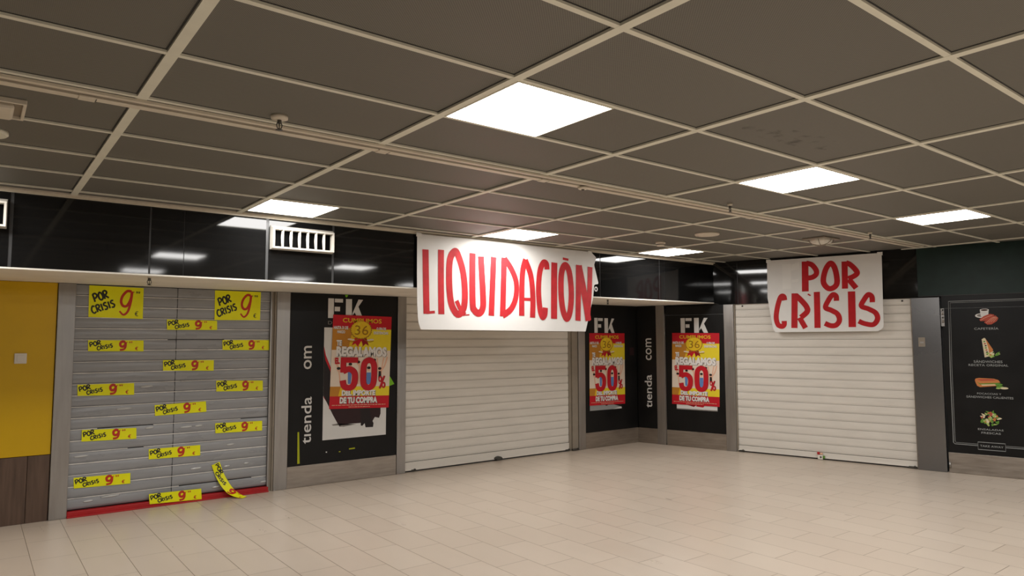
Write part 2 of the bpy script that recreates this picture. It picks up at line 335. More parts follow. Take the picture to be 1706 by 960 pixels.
# ------------------------------------------------------------------ the setting
m = MB(); m.box(-7, 14, -11, 4.0, -0.1, 0, FLOOR); struct('floor', m, clip=(RIGHT.at(0, 0.10, 0), CUT[1]))
m = MB(); m.box(-7, 14, -11, YF + 0.03, ZC + 0.012, ZC + 0.08, TILE); struct('ceiling', m, clip=CUT)
rows = [0.6 * j for j in range(-18, 1)] + [0.0916 + 0.6 * j for j in range(1, 5)]
m = MB()
for i in range(-6, 12): m.box(1.2 * i - 0.022, 1.2 * i + 0.022, -11, YF, ZC, ZC + 0.02, GRID); m.box(1.2 * i - 0.028, 1.2 * i - 0.022, -11, YF, ZC + 0.010, ZC + 0.02, DARKSLOT)
for y in rows: m.box(-7, 14, y - 0.018, y - 0.013, ZC + 0.0104, ZC + 0.02, DARKSLOT); m.box(-7, 14, y - 0.013, y + 0.013, ZC + 0.0008, ZC + 0.02, GRID)
struct('trim_1', m, clip=CUT)                                       # bars of the ceiling grid; dark strips paint the shade in the gaps
m = MB(); m.box(-7, 14, YF - 0.028, YF, ZC - 0.004, ZC + 0.01, TRACK); m.box(-7, 14, YF - 0.004, YF, ZC - 0.022, ZC, TRACK); struct('trim_2', m, clip=CUT)

m = MB(); m.box(-4, 7.7, 0.065, 0.16, 0, ZS + 0.05, DARKSLOT); struct('wall_left', m, LEFT)
m = MB(); m.box(-0.02, 6.5, 0.065, 0.16, 0, ZC + 0.05, DARKSLOT); struct('wall_right', m, RIGHT)
m = MB(); m.box(-4, 9, 0.022, YW - YF + 0.064, ZS, ZS + 0.06, CREAM); m.box(-4, 9, 0.0, 0.022, ZS - 0.0, ZS + 0.012, CREAM); struct('trim_3', m, FASC, clip=(RIGHT.at(0, 0.0, 0), CUT[1]))   # soffit
# black fascia over the left shop front: panels with narrow joints
joints = [(-2.6, .02), (-0.37, .022), (0.53, .014), (0.78, .005), (1.453, .024), (2.06, .022), (3.3, .012), (4.5, .012), (5.53, .012), (6.63, .010), (6.735, .006)]
m = MB(); m.box(-4, 9, 0.004, 0.02, ZS + 0.012, ZC + 0.01, JOINT); e = -4.0
for u, jw in joints + [(9.0, 0)]:
    m.box(e, u - jw / 2, 0.0, 0.012, ZS + 0.012, ZC + 0.01, GLOSS); e = u + jw / 2
struct('wall_left_fascia', m, FASC, clip=(RIGHT.at(0, -0.001, 0), CUT[1]))
m = MB(); m.box(1.15, 3.775, 0.004, 0.03, 2.036, ZC + 0.01, JOINT); e = 1.15
for u, jw in [(1.58, .008), (2.6, .01), (3.775, 0)]:
    m.box(e, u - jw / 2, -0.004, 0.012, 2.036, ZC + 0.01, GLOSS); e = u + jw / 2
struct('wall_right_fascia', m, RIGHT)
m = MB(); m.box(3.777, 6.2, -0.006, 0.03, 2.055, ZC + 0.01, GREEN); m.box(3.777, 6.2, -0.004, 0.03, 2.045, 2.055, DARKSLOT); struct('wall_right_green', m, RIGHT)

# ------------------------------------------------------------------ left shop front, from the left
r = root('wall_panel', 'glossy yellow wall panel left of the grey shutter', 'wall panel', LEFT, -1.2, 0, 0.565)
m = MB(); m.box(-3.2, 0.026, 0.0, 0.06, 0.565, ZS - 0.002, YELLOWWALL, 0.003); part('panel', m, r)
r = root('wainscot', 'brown wood panelling under the yellow wall panel', 'wood panel', LEFT, -1.2, 0, 0)
m = MB()
for a, b in ((-3.2, -2.1), (-2.097, -1.12), (-1.117, -0.136), (-0.133, 0.026)): m.box(a, b, 0.004, 0.06, 0.0, 0.561, WOOD, 0.002)
part('board', m, r)
r = root('wall_switch', 'small square white switch plate on the yellow wall panel', 'switch', LEFT, -0.22, -0.001, 1.35)
m = MB(); m.box(-0.263, -0.175, -0.012, -0.0005, 1.35, 1.438, WHITEPLASTIC, 0.004); part('plate', m, r)
m = MB(); m.box(-0.245, -0.193, -0.016, -0.0115, 1.368, 1.42, WHITEPLASTIC, 0.002); part('rocker', m, r)

def pillar(fr, u0, u1, label, v0=-0.014, z1=ZS - 0.001, mt=STEEL):
    r = root('steel_pillar', label, 'pillar', fr, (u0 + u1) / 2, 0, 0, 'brushed steel pillars between the shop fronts')
    m = MB(); m.box(u0, u1, v0, 0.062, 0.0, z1, mt, 0.004); part('cladding', m, r)
    return r
pillar(LEFT, 0.030, 0.165, 'narrow brushed steel pillar between yellow wall panel and grey shutter')
pillar(LEFT, 1.962, 2.105, 'narrow brushed steel pillar right of the grey shutter with yellow signs')
pillar(LEFT, 3.384, 3.498, 'narrow brushed steel pillar at the left edge of the cream shutter under the LIQUIDACIÓN banner')
pillar(LEFT, 6.262, 6.392, 'narrow brushed steel pillar at the right end of the cream shutter under the LIQUIDACIÓN banner')
pillar(RIGHT, 0.326, 0.462, 'narrow brushed steel pillar beside the corner, right of the slim black panel')
pillar(RIGHT, 1.372, 1.514, 'narrow brushed steel pillar at the left edge of the shutter under the POR CRISIS banner', z1=2.034)
r = pillar(RIGHT, 3.700, 3.995, 'wide brushed steel column between the right cream shutter and the menu board', v0=-0.03, z1=2.034, mt=STEEL_DARK)
m = MB(); m.box(3.76, 3.83, -0.0325, -0.0295, 1.45, 1.56, GUIDE, 0.001); m.box(3.775, 3.815, -0.0335, -0.032, 1.49, 1.51, STEEL); part('plate', m, r, 'small dull plate on the steel column')

def curtain(mb, u0, u1, seams, zt, mt, v=0.034):
    """a roller curtain of convex slats, one row of folds per seam"""
    prof = []
    zs = seams + [zt]
    for a, b in zip(zs[:-1], zs[1:]):
        h = b - a
        prof += [(a, 0.014), (a + 0.0042, 0.014), (a + 0.0045, 0.0), (a + 0.015, 0.0), (a + 0.0155, 0.004), (a + 0.017, 0.004), (a + 0.0175, -0.001), (a + h * 0.5, -0.0022), (b - 0.002, -0.001), (b - 0.0003, 0.0)]
    pts = [(u0, v + d, z) for z, d in prof] + [(u1, v + d, z) for z, d in prof]; n = len(prof)
    mb.mesh(pts, [(i, n + i, n + i + 1, i + 1) for i in range(n - 1)], mt)

# grey shutter with the yellow signs
r = root('roller_shutter', 'grey smoky slatted shutter covered in yellow price signs', 'shutter', LEFT, 1.03, 0.03, 0)
seams = [0.055 + 0.0997 * k for k in range(20)]
m = MB(); rnd = random.Random(3)
for (ua, ub) in ((0.165, 1.006), (1.011, 1.900)):
    for k, z in enumerate(seams):
        zt = z + 0.0997
        if zt > 2.05: zt = 2.05
        # each slat bulges by its own small amount along its length
        N = 24; cols = []
        ph, am = rnd.uniform(0, 6), rnd.uniform(0.0006, 0.0022)
        for i in range(N + 1):
            u = ua + (ub - ua) * i / N; q = am * (math.sin(u * 6 + ph) + 0.5 * math.sin(u * 17 + ph * 2))
            cols.append([(u, 0.034 + d + q * f, zz) for zz, d, f in ((z + 0.006, 0.004, 0), (z + 0.012, -0.002, 0.4), (z + 0.03, -0.005, 1.0), (z + 0.055, -0.006, 0.8), (z + 0.08, -0.004, 0.5), (zt - 0.001, 0.001, 0))])
        pts = [p for c in cols for p in c]; w_ = 6
        m.mesh(pts, [(i * w_ + j, (i + 1) * w_ + j, (i + 1) * w_ + j + 1, i * w_ + j + 1) for i in range(N) for j in range(w_ - 1)], PLASTIC, True)
for u, z, k in [(0.259, 0.52, 1.3), (0.802, 0.73, 0.8), (0.588, 0.92, 1.6), (0.76, 1.114, 1.2), (0.8, 0.728, 0.8), (1.121, 0.713, 1.3), (1.237, 0.716, 0.8), (1.539, 0.507, 0.9), (1.222, 0.307, 1.2), (1.509, 0.297, 0.7), (1.698, 0.306, 0.6), (1.877, 0.1, 0.8), (1.415, 0.106, 0.9), (0.769, 1.116, 1.2), (0.328, 0.12, 0.9), (0.777, 1.118, 0.9), (0.499, 0.141, 1.8)]:   # warped spots of the plastic with glints put in by a paler colour
    m.lathe([(0.004, -0.0075), (0.45, -0.006), (0.8, -0.0035), (1.0, 0.0)], (0, 0, 0), GLINT, 20, 'y'); n_ = 80
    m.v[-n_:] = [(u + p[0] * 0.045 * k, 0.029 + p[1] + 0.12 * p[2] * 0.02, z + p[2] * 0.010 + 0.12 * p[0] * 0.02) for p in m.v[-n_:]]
part('curtain', m, r)
m = MB()
for k, z in enumerate(seams[1:]):
    t_ = 0.0032 if k % 2 else 0.0018
    e = 0.165
    while e < 1.9:                                                  # the joint rods show in uneven lengths
        n_ = min(1.9, e + rnd.uniform(0.12, 0.6)); 
        if not (rnd.random() < 0.22 and k % 2 == 0): m.box(e, n_, 0.0255, 0.040, z - 0.0008, z + t_ + 0.0026, SLATJOINT)
        e = n_ + 0.002
part('joint_rods', m, r, 'thin bright metal rods between the slats')
m = MB(); m.box(1.0055, 1.0115, 0.028, 0.05, 0.055, 2.05, DARKSLOT); part('centre_joint', m, r)
m = MB(); m.box(0.165, 1.915, -0.008, 0.05, 0.0, 0.05, REDRAIL, 0.004); m.box(0.165, 1.915, -0.03, 0.0, 0.0, 0.012, REDRAIL, 0.003); part('bottom_rail', m, r, 'red bottom rail')
m = MB(); m.box(1.901, 1.916, -0.002, 0.05, 0.05, ZS - 0.002, STEEL, 0.001); m.box(1.918, 1.961, 0.012, 0.06, 0.0, ZS - 0.002, GUIDE, 0.001); m.box(1.944, 1.961, -0.006, 0.02, 0.0, ZS - 0.002, GUIDE, 0.001); part('guide_rail', m, r)

def cream_shutter(fr, u0, u1, seams, zt, label, ru, extra):
    r = root('roller_shutter', label, 'shutter', fr, (u0 + u1) / 2, 0.03, 0)
    m = MB(); curtain(m, u0, u1, seams, zt, SLAT); part('curtain', m, r)
    m = MB(); m.box(u0, u1, 0.024, 0.05, 0.022, seams[0] - 0.003, SLAT, 0.003); m.box(u0, u1, 0.012, 0.03, 0.018, 0.030, SLAT, 0.002); m.box(u0, u1, 0.034, 0.06, 0.0, 0.022, DARKSLOT); part('bottom_rail', m, r)
    extra(r); return r
def bolt(r, u, v, n=1):
    m = MB(); m.box(u - 0.04 * n, u + 0.04 * n, v - 0.012, v + 0.016, 0.004, 0.028, DARKMETAL, 0.003); m.lathe([(0.010, -0.02), (0.010, 0.0)], (u + 0.02 * n, v - 0.01, 0.028), DARKMETAL, 12, 'y'); part('bolt', m, r, 'dark floor bolt')
def sh2(r):
    m = MB(); m.box(6.102, 6.150, 0.022, 0.062, 0.0, ZS - 0.002, GUIDE, 0.002); m.box(6.150, 6.261, 0.004, 0.062, 0.0, ZS - 0.002, GUIDE, 0.002); part('guide_rail', m, r, 'beige side rail')
    m = MB(); P = [(4.857 + 0.058 * math.cos(a), 0.022 + 0.034 * math.sin(a)) for a in [math.pi * k / 14 for k in range(15)]]
    m.mesh([(x, -0.012, z) for x, z in P] + [(x, 0.022, z) for x, z in P], [tuple(range(15)), tuple(range(15, 30))[::-1]] + [(i, i + 15, (i + 1) % 15 + 15, (i + 1) % 15) for i in range(15)], DARKMETAL); m.box(4.83, 4.885, -0.004, 0.02, 0.006, 0.024, DARKMETAL, 0.003)
    part('lock', m, r, 'dark half-round lock at the foot of the shutter')
    bolt(r, 3.62, 0.02, 0.7); bolt(r, 6.06, 0.016, 1.0); bolt(r, 6.19, -0.012, 1.5)
cream_shutter(LEFT, 3.499, 6.101, [0.116 + 0.1027 * k for k in range(19)], ZS - 0.003, 'closed cream slatted shutter under the LIQUIDACIÓN banner', 6.2, sh2)
def sh3(r):
    m = MB(); m.box(2.567, 2.628, -0.012, 0.022, 0.004, 0.062, WHITEPLASTIC, 0.006); m.lathe([(0.012, -0.002), (0.012, 0.002)], (2.606, -0.0125, 0.035), DARKMETAL, 14, 'y')
    k = part('lock', m, r, 'small white lock at the foot of the shutter')
    m = MB(); m.box(2.562, 2.592, -0.012, 0.02, 0.064, 0.098, REDRAIL, 0.005); m.box(2.594, 2.625, -0.008, 0.02, 0.066, 0.088, P_SKIN, 0.004); m.box(2.629, 2.650, -0.006, 0.02, 0.018, 0.052, P_LEAF, 0.004)
    part('lock_tab', m, r, 'red and green tabs', sub=None)
    m = MB(); m.box(1.516, 1.528, 0.002, 0.062, 0.0, 2.034, GUIDE, 0.001); part('guide_rail', m, r); m = MB(); m.box(3.688, 3.699, 0.002, 0.062, 0.0, 2.034, GUIDE, 0.001); part('guide_rail', m, r)
    bolt(r, 1.58, 0.016, 0.9); bolt(r, 3.64, 0.010, 1.1)
    for x in (3.60, 1.63): m = MB(); m.lathe([(0.011, -0.004), (0.009, 0.0)], (x, 0.03, 2.005), DARKMETAL, 14, 'y'); part('screw', m, r)
cream_shutter(RIGHT, 1.528, 3.688, [0.091 + 0.1034 * k for k in range(19)], 2.034, 'closed cream slatted shutter under the POR CRISIS banner', 3.69, sh3)

# ------------------------------------------------------------------ black boards with the white logo
def board(fr, u0, u1, label, z1=ZS - 0.002, seam=None, zk=0.224):
    r = root('display_board', label, 'board', fr, (u0 + u1) / 2, 0, 0, 'black boards between the shutters')
    m = MB()
    if seam: m.box(u0, u1, 0.004, 0.06, seam + 0.004, z1, BLACK, 0.002); m.box(u0 + 0.004, u1, 0.0, 0.06, zk, seam, BLACK, 0.002); m.box(u0, u1, 0.010, 0.06, seam - 0.001, seam + 0.006, P_LINE)
    else: m.box(u0, u1, 0.0, 0.06, zk, z1, BLACK, 0.002)
    part('panel', m, r)
    m = MB(); m.box(u0, u1, -0.006, 0.06, 0.002, zk - 0.002, KICK, 0.002); part('kick_plate', m, r, 'brushed steel kick plate')
    return r
def logo(r, x, z):
    for Ps in ([[(0, 0), (0.066, 0), (0.066, 0.217), (0, 0.217)], [(0.076, 0.174), (0.172, 0.174), (0.172, 0.215), (0.076, 0.215)], [(0.076, 0.076), (0.138, 0.076), (0.138, 0.126), (0.076, 0.126)]], [[(0.207, 0), (0.28, 0), (0.28, 0.216), (0.207, 0.216)], [(0.288, 0.03), (0.288, 0.058), (0.358, 0.214), (0.414, 0.212), (0.318, 0.075)], [(0.338, 0.12), (0.352, 0.148), (0.416, 0), (0.352, 0), (0.312, 0.07)]]):
        m = MB(); c = Canvas(m, wall_place(0.0), start=0.0008)
        for P in Ps: c.poly([(x + a, z + b) for a, b in P], P_LETTER)
        part('logo_lettering', m, r, 'large white logo letter')
def slogan(r, items):
    for t, x0, za, x1, zb in items:
        m = MB(); c = Canvas(m, wall_place(0.0), start=0.0008); c.text(t, x0, za, x1, zb, P_LETTER, 0.008, up=True); part('slogan_lettering', m, r, 'white lettering running upwards')

r = board(LEFT, 2.107, 3.382, 'wide black board with white lettering between the grey shutter and the LIQUIDACIÓN shutter')
logo(r, 2.530, 1.788); slogan(r, [('tıenda', 2.250, 0.445, 2.362, 0.941), ('om', 2.266, 1.235, 2.354, 1.484)])
m = MB(); c = Canvas(m, wall_place(0.0), start=0.0008); c.text('DO', 2.532, 1.717, 2.640, 1.756, P_GREY); part('small_lettering', m, r)
m = MB(); m.box(2.489, 3.248, -0.003, -0.0003, 0.466, 1.684, P_LETTER); pl = lambda x, y, d: (2.489 + (x - 360) / 388 * 0.759, -0.003 - d, 1.684 - (y + 82) / 726 * 1.218)
c = Canvas(m, pl)
c.poly([(360, 40), (372, 100), (404, 185), (404, 440), (362, 370)], P_RED)
c.poly([(360, 70), (369, 130), (400, 205), (404, 432), (398, 440), (364, 366), (360, 360)], P_DARK)
c.poly([(396, 436), (712, 430), (712, 500), (703, 528), (676, 520), (660, 548), (600, 545), (585, 552), (500, 552), (480, 566), (458, 564), (440, 530), (420, 490)], P_MAROON)
c.poly([(585, 440), (640, 440), (650, 520), (668, 560), (665, 586), (618, 584), (612, 556), (598, 572), (588, 570)], P_DARK)
c.poly([(440, 545), (480, 568), (560, 558), (420, 556), (412, 548)], P_GREY)
part('picture', m, r, 'pinned photo of a dark handbag')
def scrap(draw, lab):
    m = MB(); draw(Canvas(m, wall_place(0.0), start=0.0006)); part('tape_scrap', m, r, lab)
scrap(lambda c: c.poly([(3.291, 1.132), (3.352, 1.036), (3.286, 1.015), (3.27, 1.06)], TAPE_GREEN), 'green sticker corner')
scrap(lambda c: c.poly([(2.725, 2.050), (2.765, 2.050), (2.747, 2.021), (2.733, 2.026)], TAPE_GREEN), 'green scrap')
scrap(lambda c: c.stroke([(2.222, 0.575), (2.226, 0.42), (2.230, 0.245)], 0.017, TAPE_YELLOW, w2=0.026), 'yellow strip of torn tape')
scrap(lambda c: c.stroke([(2.80, 0.345), (2.87, 0.348)], 0.014, TAPE_YELLOW), 'yellow scrap')
scrap(lambda c: c.stroke([(2.53, 0.337), (2.545, 0.335)], 0.012, P_LETTER), 'white scrap')
scrap(lambda c: c.stroke([(2.68, 0.326), (2.70, 0.326)], 0.010, TAPE_YELLOW), 'yellow scrap')

r = board(LEFT, 6.394, 7.489, 'black board with a poster between the LIQUIDACIÓN shutter and the corner')
logo(r, 6.592, 1.644)
m = MB(); m.box(6.486, 7.135, -0.003, -0.0003, 0.528, 1.30, P_LETTER); c = Canvas(m, wall_place(-0.003)); c.poly([(6.486, 0.528), (6.95, 0.528), (7.135, 0.56), (7.135, 0.64), (6.486, 0.64)], P_LINE); c.poly([(6.80, 0.585), (6.84, 0.585), (6.85, 0.62), (6.79, 0.62)], P_DARK); c.poly([(6.95, 0.60), (7.135, 0.55), (7.135, 0.64), (6.95, 0.64)], P_DARK); part('picture', m, r, 'mostly hidden pinned photo')
m = MB(); c = Canvas(m, wall_place(0.0)); c.rect(7.325, 1.309, 7.420, 1.425, P_MAROON); part('dark_sticker', m, r, 'faint dark red square')
r = board(RIGHT, 0.004, 0.322, 'slim black panel in the corner with white lettering running upwards')
slogan(r, [('tıenda', 0.122, 0.526, 0.240, 1.017), ('com', 0.146, 1.235, 0.244, 1.563)])
r = board(RIGHT, 0.474, 1.370, 'black board with a poster between the corner pillar and the POR CRISIS shutter', z1=2.034, seam=1.900)
logo(r, 0.720, 1.639)
m = MB(); m.box(0.635, 1.248, -0.003, -0.0003, 0.530, 1.30, P_LETTER); c = Canvas(m, wall_place(-0.003)); c.poly([(0.80, 0.600), (0.86, 0.585), (0.90, 0.575), (0.93, 0.600)], P_DKRED); c.poly([(0.93, 0.585), (1.04, 0.575), (1.06, 0.600), (0.95, 0.605)], P_RED); c.rect(0.635, 0.530, 1.248, 0.545, P_GREY); part('picture', m, r, 'mostly hidden pinned photo of red shoes')
m = MB(); m.box(0.4655, 0.4735, -0.008, 0.05, 0.02, 1.92, STEEL, 0.001); m.lathe([(0.006, 0), (0.006, 0.09)], (0.469, -0.012, 1.60), STEEL, 12); part('hinge', m, r, 'thin bright hinge strip')

# menu board on the right
r = board(RIGHT, 4.010, 5.9, 'black menu board with food pictures right of the wide steel column', z1=2.046, seam=1.897, zk=0.232)
m = MB(); m.lathe([(0.010, 0), (0.010, 0.07)], (4.020, -0.010, 1.82), STEEL, 12); m.lathe([(0.010, 0), (0.010, 0.07)], (4.020, -0.010, 1.73), STEEL, 12); m.box(4.000, 4.034, -0.007, 0.0, 1.69, 1.90, STEEL, 0.001); part('hinge', m, r, 'small steel hinge'); m = MB(); m.lathe([(0.010, 0), (0.010, 0.07)], (4.020, -0.012, 0.05), STEEL, 12); part('hinge', m, r, 'small steel hinge')
m = MB(); c = Canvas(m, wall_place(0.0), start=0.0008)
for o_, w_ in ((0.0, 0.007), (0.017, 0.004)):
    c.stroke([(4.30, 0.330 + o_), (4.078 + o_ * .6, 0.332 + o_), (4.064 + o_, 0.346 + o_), (4.068 + o_, 1.2), (4.083 + o_, 1.980 - o_), (5.8, 1.988 - o_)], w_, P_LINE, smooth=False)
    c.stroke([(4.556, 0.330 + o_), (5.8, 0.332 + o_)], w_, P_LINE, smooth=False)
c.stroke([(4.301, 0.289), (4.557, 0.289), (4.557, 0.372), (4.301, 0.372), (4.301, 0.289)], 0.007, P_LINE, smooth=False)
part('border_line', m, r, 'thin pale double border')
for t, x0, za, x1, zb in (('CAFETERÍA', 4.322, 1.644, 4.552, 1.676), ('SÁNDWICHES', 4.301, 1.268, 4.572, 1.302), ('RECETA ORIGINAL', 4.250, 1.230, 4.624, 1.254), ('FOCACCIAS Y', 4.318, 0.910, 4.545, 0.930), ('SÁNDWICHES CALIENTES', 4.213, 0.868, 4.653, 0.898), ('ENSALADAS', 4.308, 0.508, 4.547, 0.528), ('FRESCAS', 4.339, 0.468, 4.520, 0.490), ('TAKE AWAY', 4.320, 0.320, 4.538, 0.342)):
    m = MB(); c = Canvas(m, wall_place(0.0), start=0.0008); c.text(t, x0, za, x1, zb, P_LINE, 0.012, 1.05); part('menu_lettering', m, r, 'small pale capitals')
rr = random.Random(11)
def food(name, draw):
    m = MB(); c = Canvas(m, wall_place(0.0), start=0.0008); draw(c); part(name, m, r)
def coffee(c):
    c.ellipse(4.395, 1.806, 0.058, 0.026, P_LETTER); c.ellipse(4.395, 1.808, 0.040, 0.016, P_GREY)
    c.poly([(4.386, 1.866), (4.470, 1.872), (4.462, 1.80), (4.440, 1.785), (4.410, 1.785), (4.391, 1.80)], P_LETTER); c.ellipse(4.428, 1.870, 0.043, 0.014, P_WHITE); c.ellipse(4.428, 1.869, 0.034, 0.010, P_COFFEE)
    c.poly([(4.376, 1.762), (4.42, 1.800), (4.475, 1.824), (4.52, 1.815), (4.50, 1.78), (4.43, 1.745), (4.385, 1.742)], P_HAM); c.poly([(4.42, 1.728), (4.48, 1.79), (4.53, 1.805), (4.556, 1.775), (4.54, 1.74), (4.49, 1.705), (4.45, 1.702)], P_HAM)
    for k in range(4): c.stroke([(4.44 + .022 * k, 1.722 + .004 * k), (4.49 + .016 * k, 1.775), (4.52 + .008 * k, 1.785)], 0.003, P_SKIN)
    c.stroke([(4.385, 1.752), (4.44, 1.785), (4.50, 1.808)], 0.004, P_SKIN)
food('coffee_and_ham_picture', coffee)
def wedge(c):
    c.poly([(4.388, 1.535), (4.412, 1.552), (4.424, 1.545), (4.470, 1.40), (4.462, 1.345), (4.408, 1.330)], P_CRUMB); c.poly([(4.424, 1.545), (4.49, 1.42), (4.478, 1.35), (4.455, 1.35), (4.450, 1.42)], P_BREAD)
    for k in range(7): c.ellipse(4.412 + .004 * k + rr.uniform(-.004, .004), 1.510 - .024 * k, 0.010, 0.008, (P_LEAF, P_HAM, P_DARK)[k % 3], 9)
    for k in range(10): c.ellipse(4.475 + rr.uniform(-.04, .06), 1.356 + rr.uniform(-.018, .03), rr.uniform(.012, .026), rr.uniform(.008, .014), (P_LEAF, P_LEAF2, P_CRUMB)[k % 3], 9, 0.2, 3, rr.uniform(0, 3))
food('sandwich_picture', wedge)
def focaccia(c):
    c.poly([(4.304, 1.060), (4.322, 1.006), (4.350, 0.992), (4.50, 1.010), (4.530, 1.035), (4.520, 1.052)], P_BREAD); c.poly([(4.318, 1.050), (4.352, 1.022), (4.50, 1.034), (4.535, 1.052)], P_LEAF); c.poly([(4.36, 1.022), (4.49, 1.028), (4.50, 1.018), (4.37, 1.010)], P_CRUMB)
    c.poly([(4.302, 1.066), (4.310, 1.088), (4.34, 1.096), (4.48, 1.092), (4.524, 1.078), (4.542, 1.050), (4.50, 1.046), (4.354, 1.034), (4.322, 1.048)], P_BREAD); c.poly([(4.32, 1.082), (4.47, 1.086), (4.51, 1.072), (4.36, 1.064)], P_HAM)
    for k in range(6): c.ellipse(4.525 + rr.uniform(-.015, .03), 1.02 + rr.uniform(-.02, .015), .022, .012, P_LEAF, 9, 0.2, 3)
    c.ellipse(4.575, 0.988, 0.038, 0.012, P_CRUMB); c.ellipse(4.520, 0.985, 0.022, 0.008, P_LEAF2)
food('focaccia_picture', focaccia)
def salad(c):
    for k in range(46):
        a, q = rr.uniform(0, 6.28), math.sqrt(rr.random()); col = (P_LEAF, P_LEAF2, P_LEAF, P_CRUMB, P_BREAD, P_HAM, P_LEAF2)[k % 7]
        c.ellipse(4.427 + .088 * q * math.cos(a), 0.640 + .072 * q * math.sin(a), rr.uniform(.012, .030), rr.uniform(.007, .014), col, 9, 0.25, 3, rr.uniform(0, 3))
food('salad_picture', salad)

# ------------------------------------------------------------------ the three posters
def poster(fr, quad, label, v=-0.010):
    us = [p[0] for p in quad]; zs = [p[1] for p in quad]; m = MB()
    q = quad_place(quad, 108, 213, 528, 857); pl = lambda x, y, d: (lambda p: (p[0], v + p[1], p[2]))(q(x, y, d))
    A, B, Cc, D = [pl(x, y, 0.0) for x, y in ((108, 213), (528, 213), (528, 857), (108, 857))]; bk = lambda p: (p[0], p[1] + 0.0008, p[2])
    m.mesh([A, B, Cc, D, bk(A), bk(B), bk(Cc), bk(D)], [(0, 1, 2, 3), (7, 6, 5, 4), (0, 4, 5, 1), (1, 5, 6, 2), (2, 6, 7, 3), (3, 7, 4, 0)], P_CREAM)
    c = Canvas(m, pl, step=0.00005, start=0.0002); X = (108, 528)
    c.rect(108, 213, 528, 302, P_RED); c.rect(380, 213, 528, 312, P_RED); c.rect(108, 302, 290, 455, P_BRN); c.rect(290, 306, 528, 455, P_YEL); c.poly([(250, 302), (330, 302), (300, 455), (220, 455)], P_GOLD)
    c.rect(108, 706, 528, 772, P_YEL); c.rect(108, 706, 200, 772, P_BRN); c.poly([(180, 706), (240, 706), (215, 772), (165, 772)], P_GOLD); c.rect(108, 772, 528, 857, P_RED)
    # cheering people behind the figures: arms, faces, clothes
    for P, w_ in (([(128, 510), (150, 560), (190, 610)], 11), ([(128, 520), (160, 590), (175, 680)], 9), ([(505, 500), (488, 560), (455, 610)], 11), ([(480, 505), (470, 560), (462, 640)], 9), ([(300, 520), (306, 600), (300, 690)], 12), ([(430, 510), (438, 560), (446, 600)], 9)): c.stroke(P, w_, P_SKIN)
    for x, y in ((240, 560), (372, 585), (452, 590), (296, 545), (160, 590), (410, 530)): c.ellipse(x, y, 12, 15, P_SKIN, 14); c.ellipse(x, y - 8, 13, 10, P_DARK, 12)
    c.poly([(358, 610), (388, 610), (392, 692), (356, 692)], P_BLUE); c.poly([(224, 590), (252, 590), (248, 688), (228, 688)], P_BLUE); c.poly([(444, 600), (462, 600), (466, 650), (444, 650)], P_DARK)
    ym = lambda t, x0, y0, x1, y1, mt, b=0.02: c.text(t, x0, y1, x1, y0, mt, b)
    ym('CUMPLIMOS', 175, 233, 453, 264, P_GOLD, 0.015)
    for t, x0, y0, x1, y1 in (('HASTA 31 DE', 115, 290, 214, 312), ('MARZO', 140, 320, 194, 340), ('O FIN DE', 418, 292, 488, 311), ('EXISTENCIAS', 398, 321, 505, 341)): ym(t, x0 + 1.5, y0 + 1.5, x1 + 1.5, y1 + 1.5, P_GREY, 0.03); ym(t, x0, y0, x1, y1, P_WHITE, 0.03)
    # ribbon and scalloped medal
    c.poly([(262, 372), (304, 372), (290, 432), (268, 408), (244, 424)], P_RED); c.poly([(306, 372), (348, 372), (366, 424), (342, 410), (320, 432)], P_DKRED); c.poly([(290, 372), (322, 372), (316, 400), (300, 430), (292, 402)], P_RED); c.poly([(302, 404), (310, 390), (318, 408), (322, 426), (292, 426)], P_YEL)
    for sgn in (-1, 1):
        c.stroke([(307 + sgn * 20, 378), (307 + sgn * 60, 396), (307 + sgn * 92, 388)], 5, P_GOLD2); c.ellipse(307 + sgn * 78, 380, 16, 6, P_CREAM, 12); c.ellipse(307 + sgn * 55, 384, 12, 5, P_CREAM, 12)
    c.ellipse(307, 314, 76, 64, P_GOLD2, 96, 0.035, 24); c.ellipse(306, 312, 71, 60, P_GOLD, 96, 0.03, 24); c.ellipse(306, 312, 58, 49, P_YEL, 40); c.ellipse(306, 312, 56, 47, P_GOLD, 40)
    c.poly([(262, 342), (282, 268), (300, 266), (276, 352)], P_YEL)
    ym('36', 262, 282, 358, 348, P_GOLD2, 0.0)
    for t, x0, y0, x1, y1, b in (('TE', 138, 387, 173, 426, .05), ('REGALAMOS', 139, 430, 498, 500, .055), ('DEL IMPORTE', 188, 731, 424, 769, .05), ('DE TU COMPRA', 176, 778, 440, 822, .05)): ym(t, x0 + 4, y0 + 3, x1 + 4, y1 + 3, P_GREY, b + .03); ym(t, x0, y0, x1, y1, P_WHITE, b)
    ym('EL', 133, 508, 166, 552, P_RED, .06)
    for dx, mt in ((4, P_DKRED), (0, P_RED)):
        c.stroke([(190 + dx, 506), (190 + dx, 610)], 36, mt, False); c.stroke([(172 + dx, 524), (290 + dx, 524)], 38, mt, False)
        c.stroke([(190 + dx, 602), (232 + dx, 586), (268 + dx, 610), (274 + dx, 660), (262 + dx, 702), (232 + dx, 716), (200 + dx, 702), (190 + dx, 664)], 40, mt)
        c.stroke([(371 + dx, 524), (338 + dx, 548), (332 + dx, 620), (338 + dx, 692), (371 + dx, 716), (404 + dx, 692), (411 + dx, 620), (404 + dx, 548), (371 + dx, 524)], 40, mt)
        c.ellipse(457 + dx, 656, 13, 21, mt, 20); c.ellipse(482 + dx, 698, 13, 22, mt, 20); c.stroke([(486 + dx, 634), (454 + dx, 722)], 11, mt, False)
    c.ellipse(457, 656, 4, 10, P_CREAM, 14); c.ellipse(482, 698, 4, 10, P_CREAM, 14)
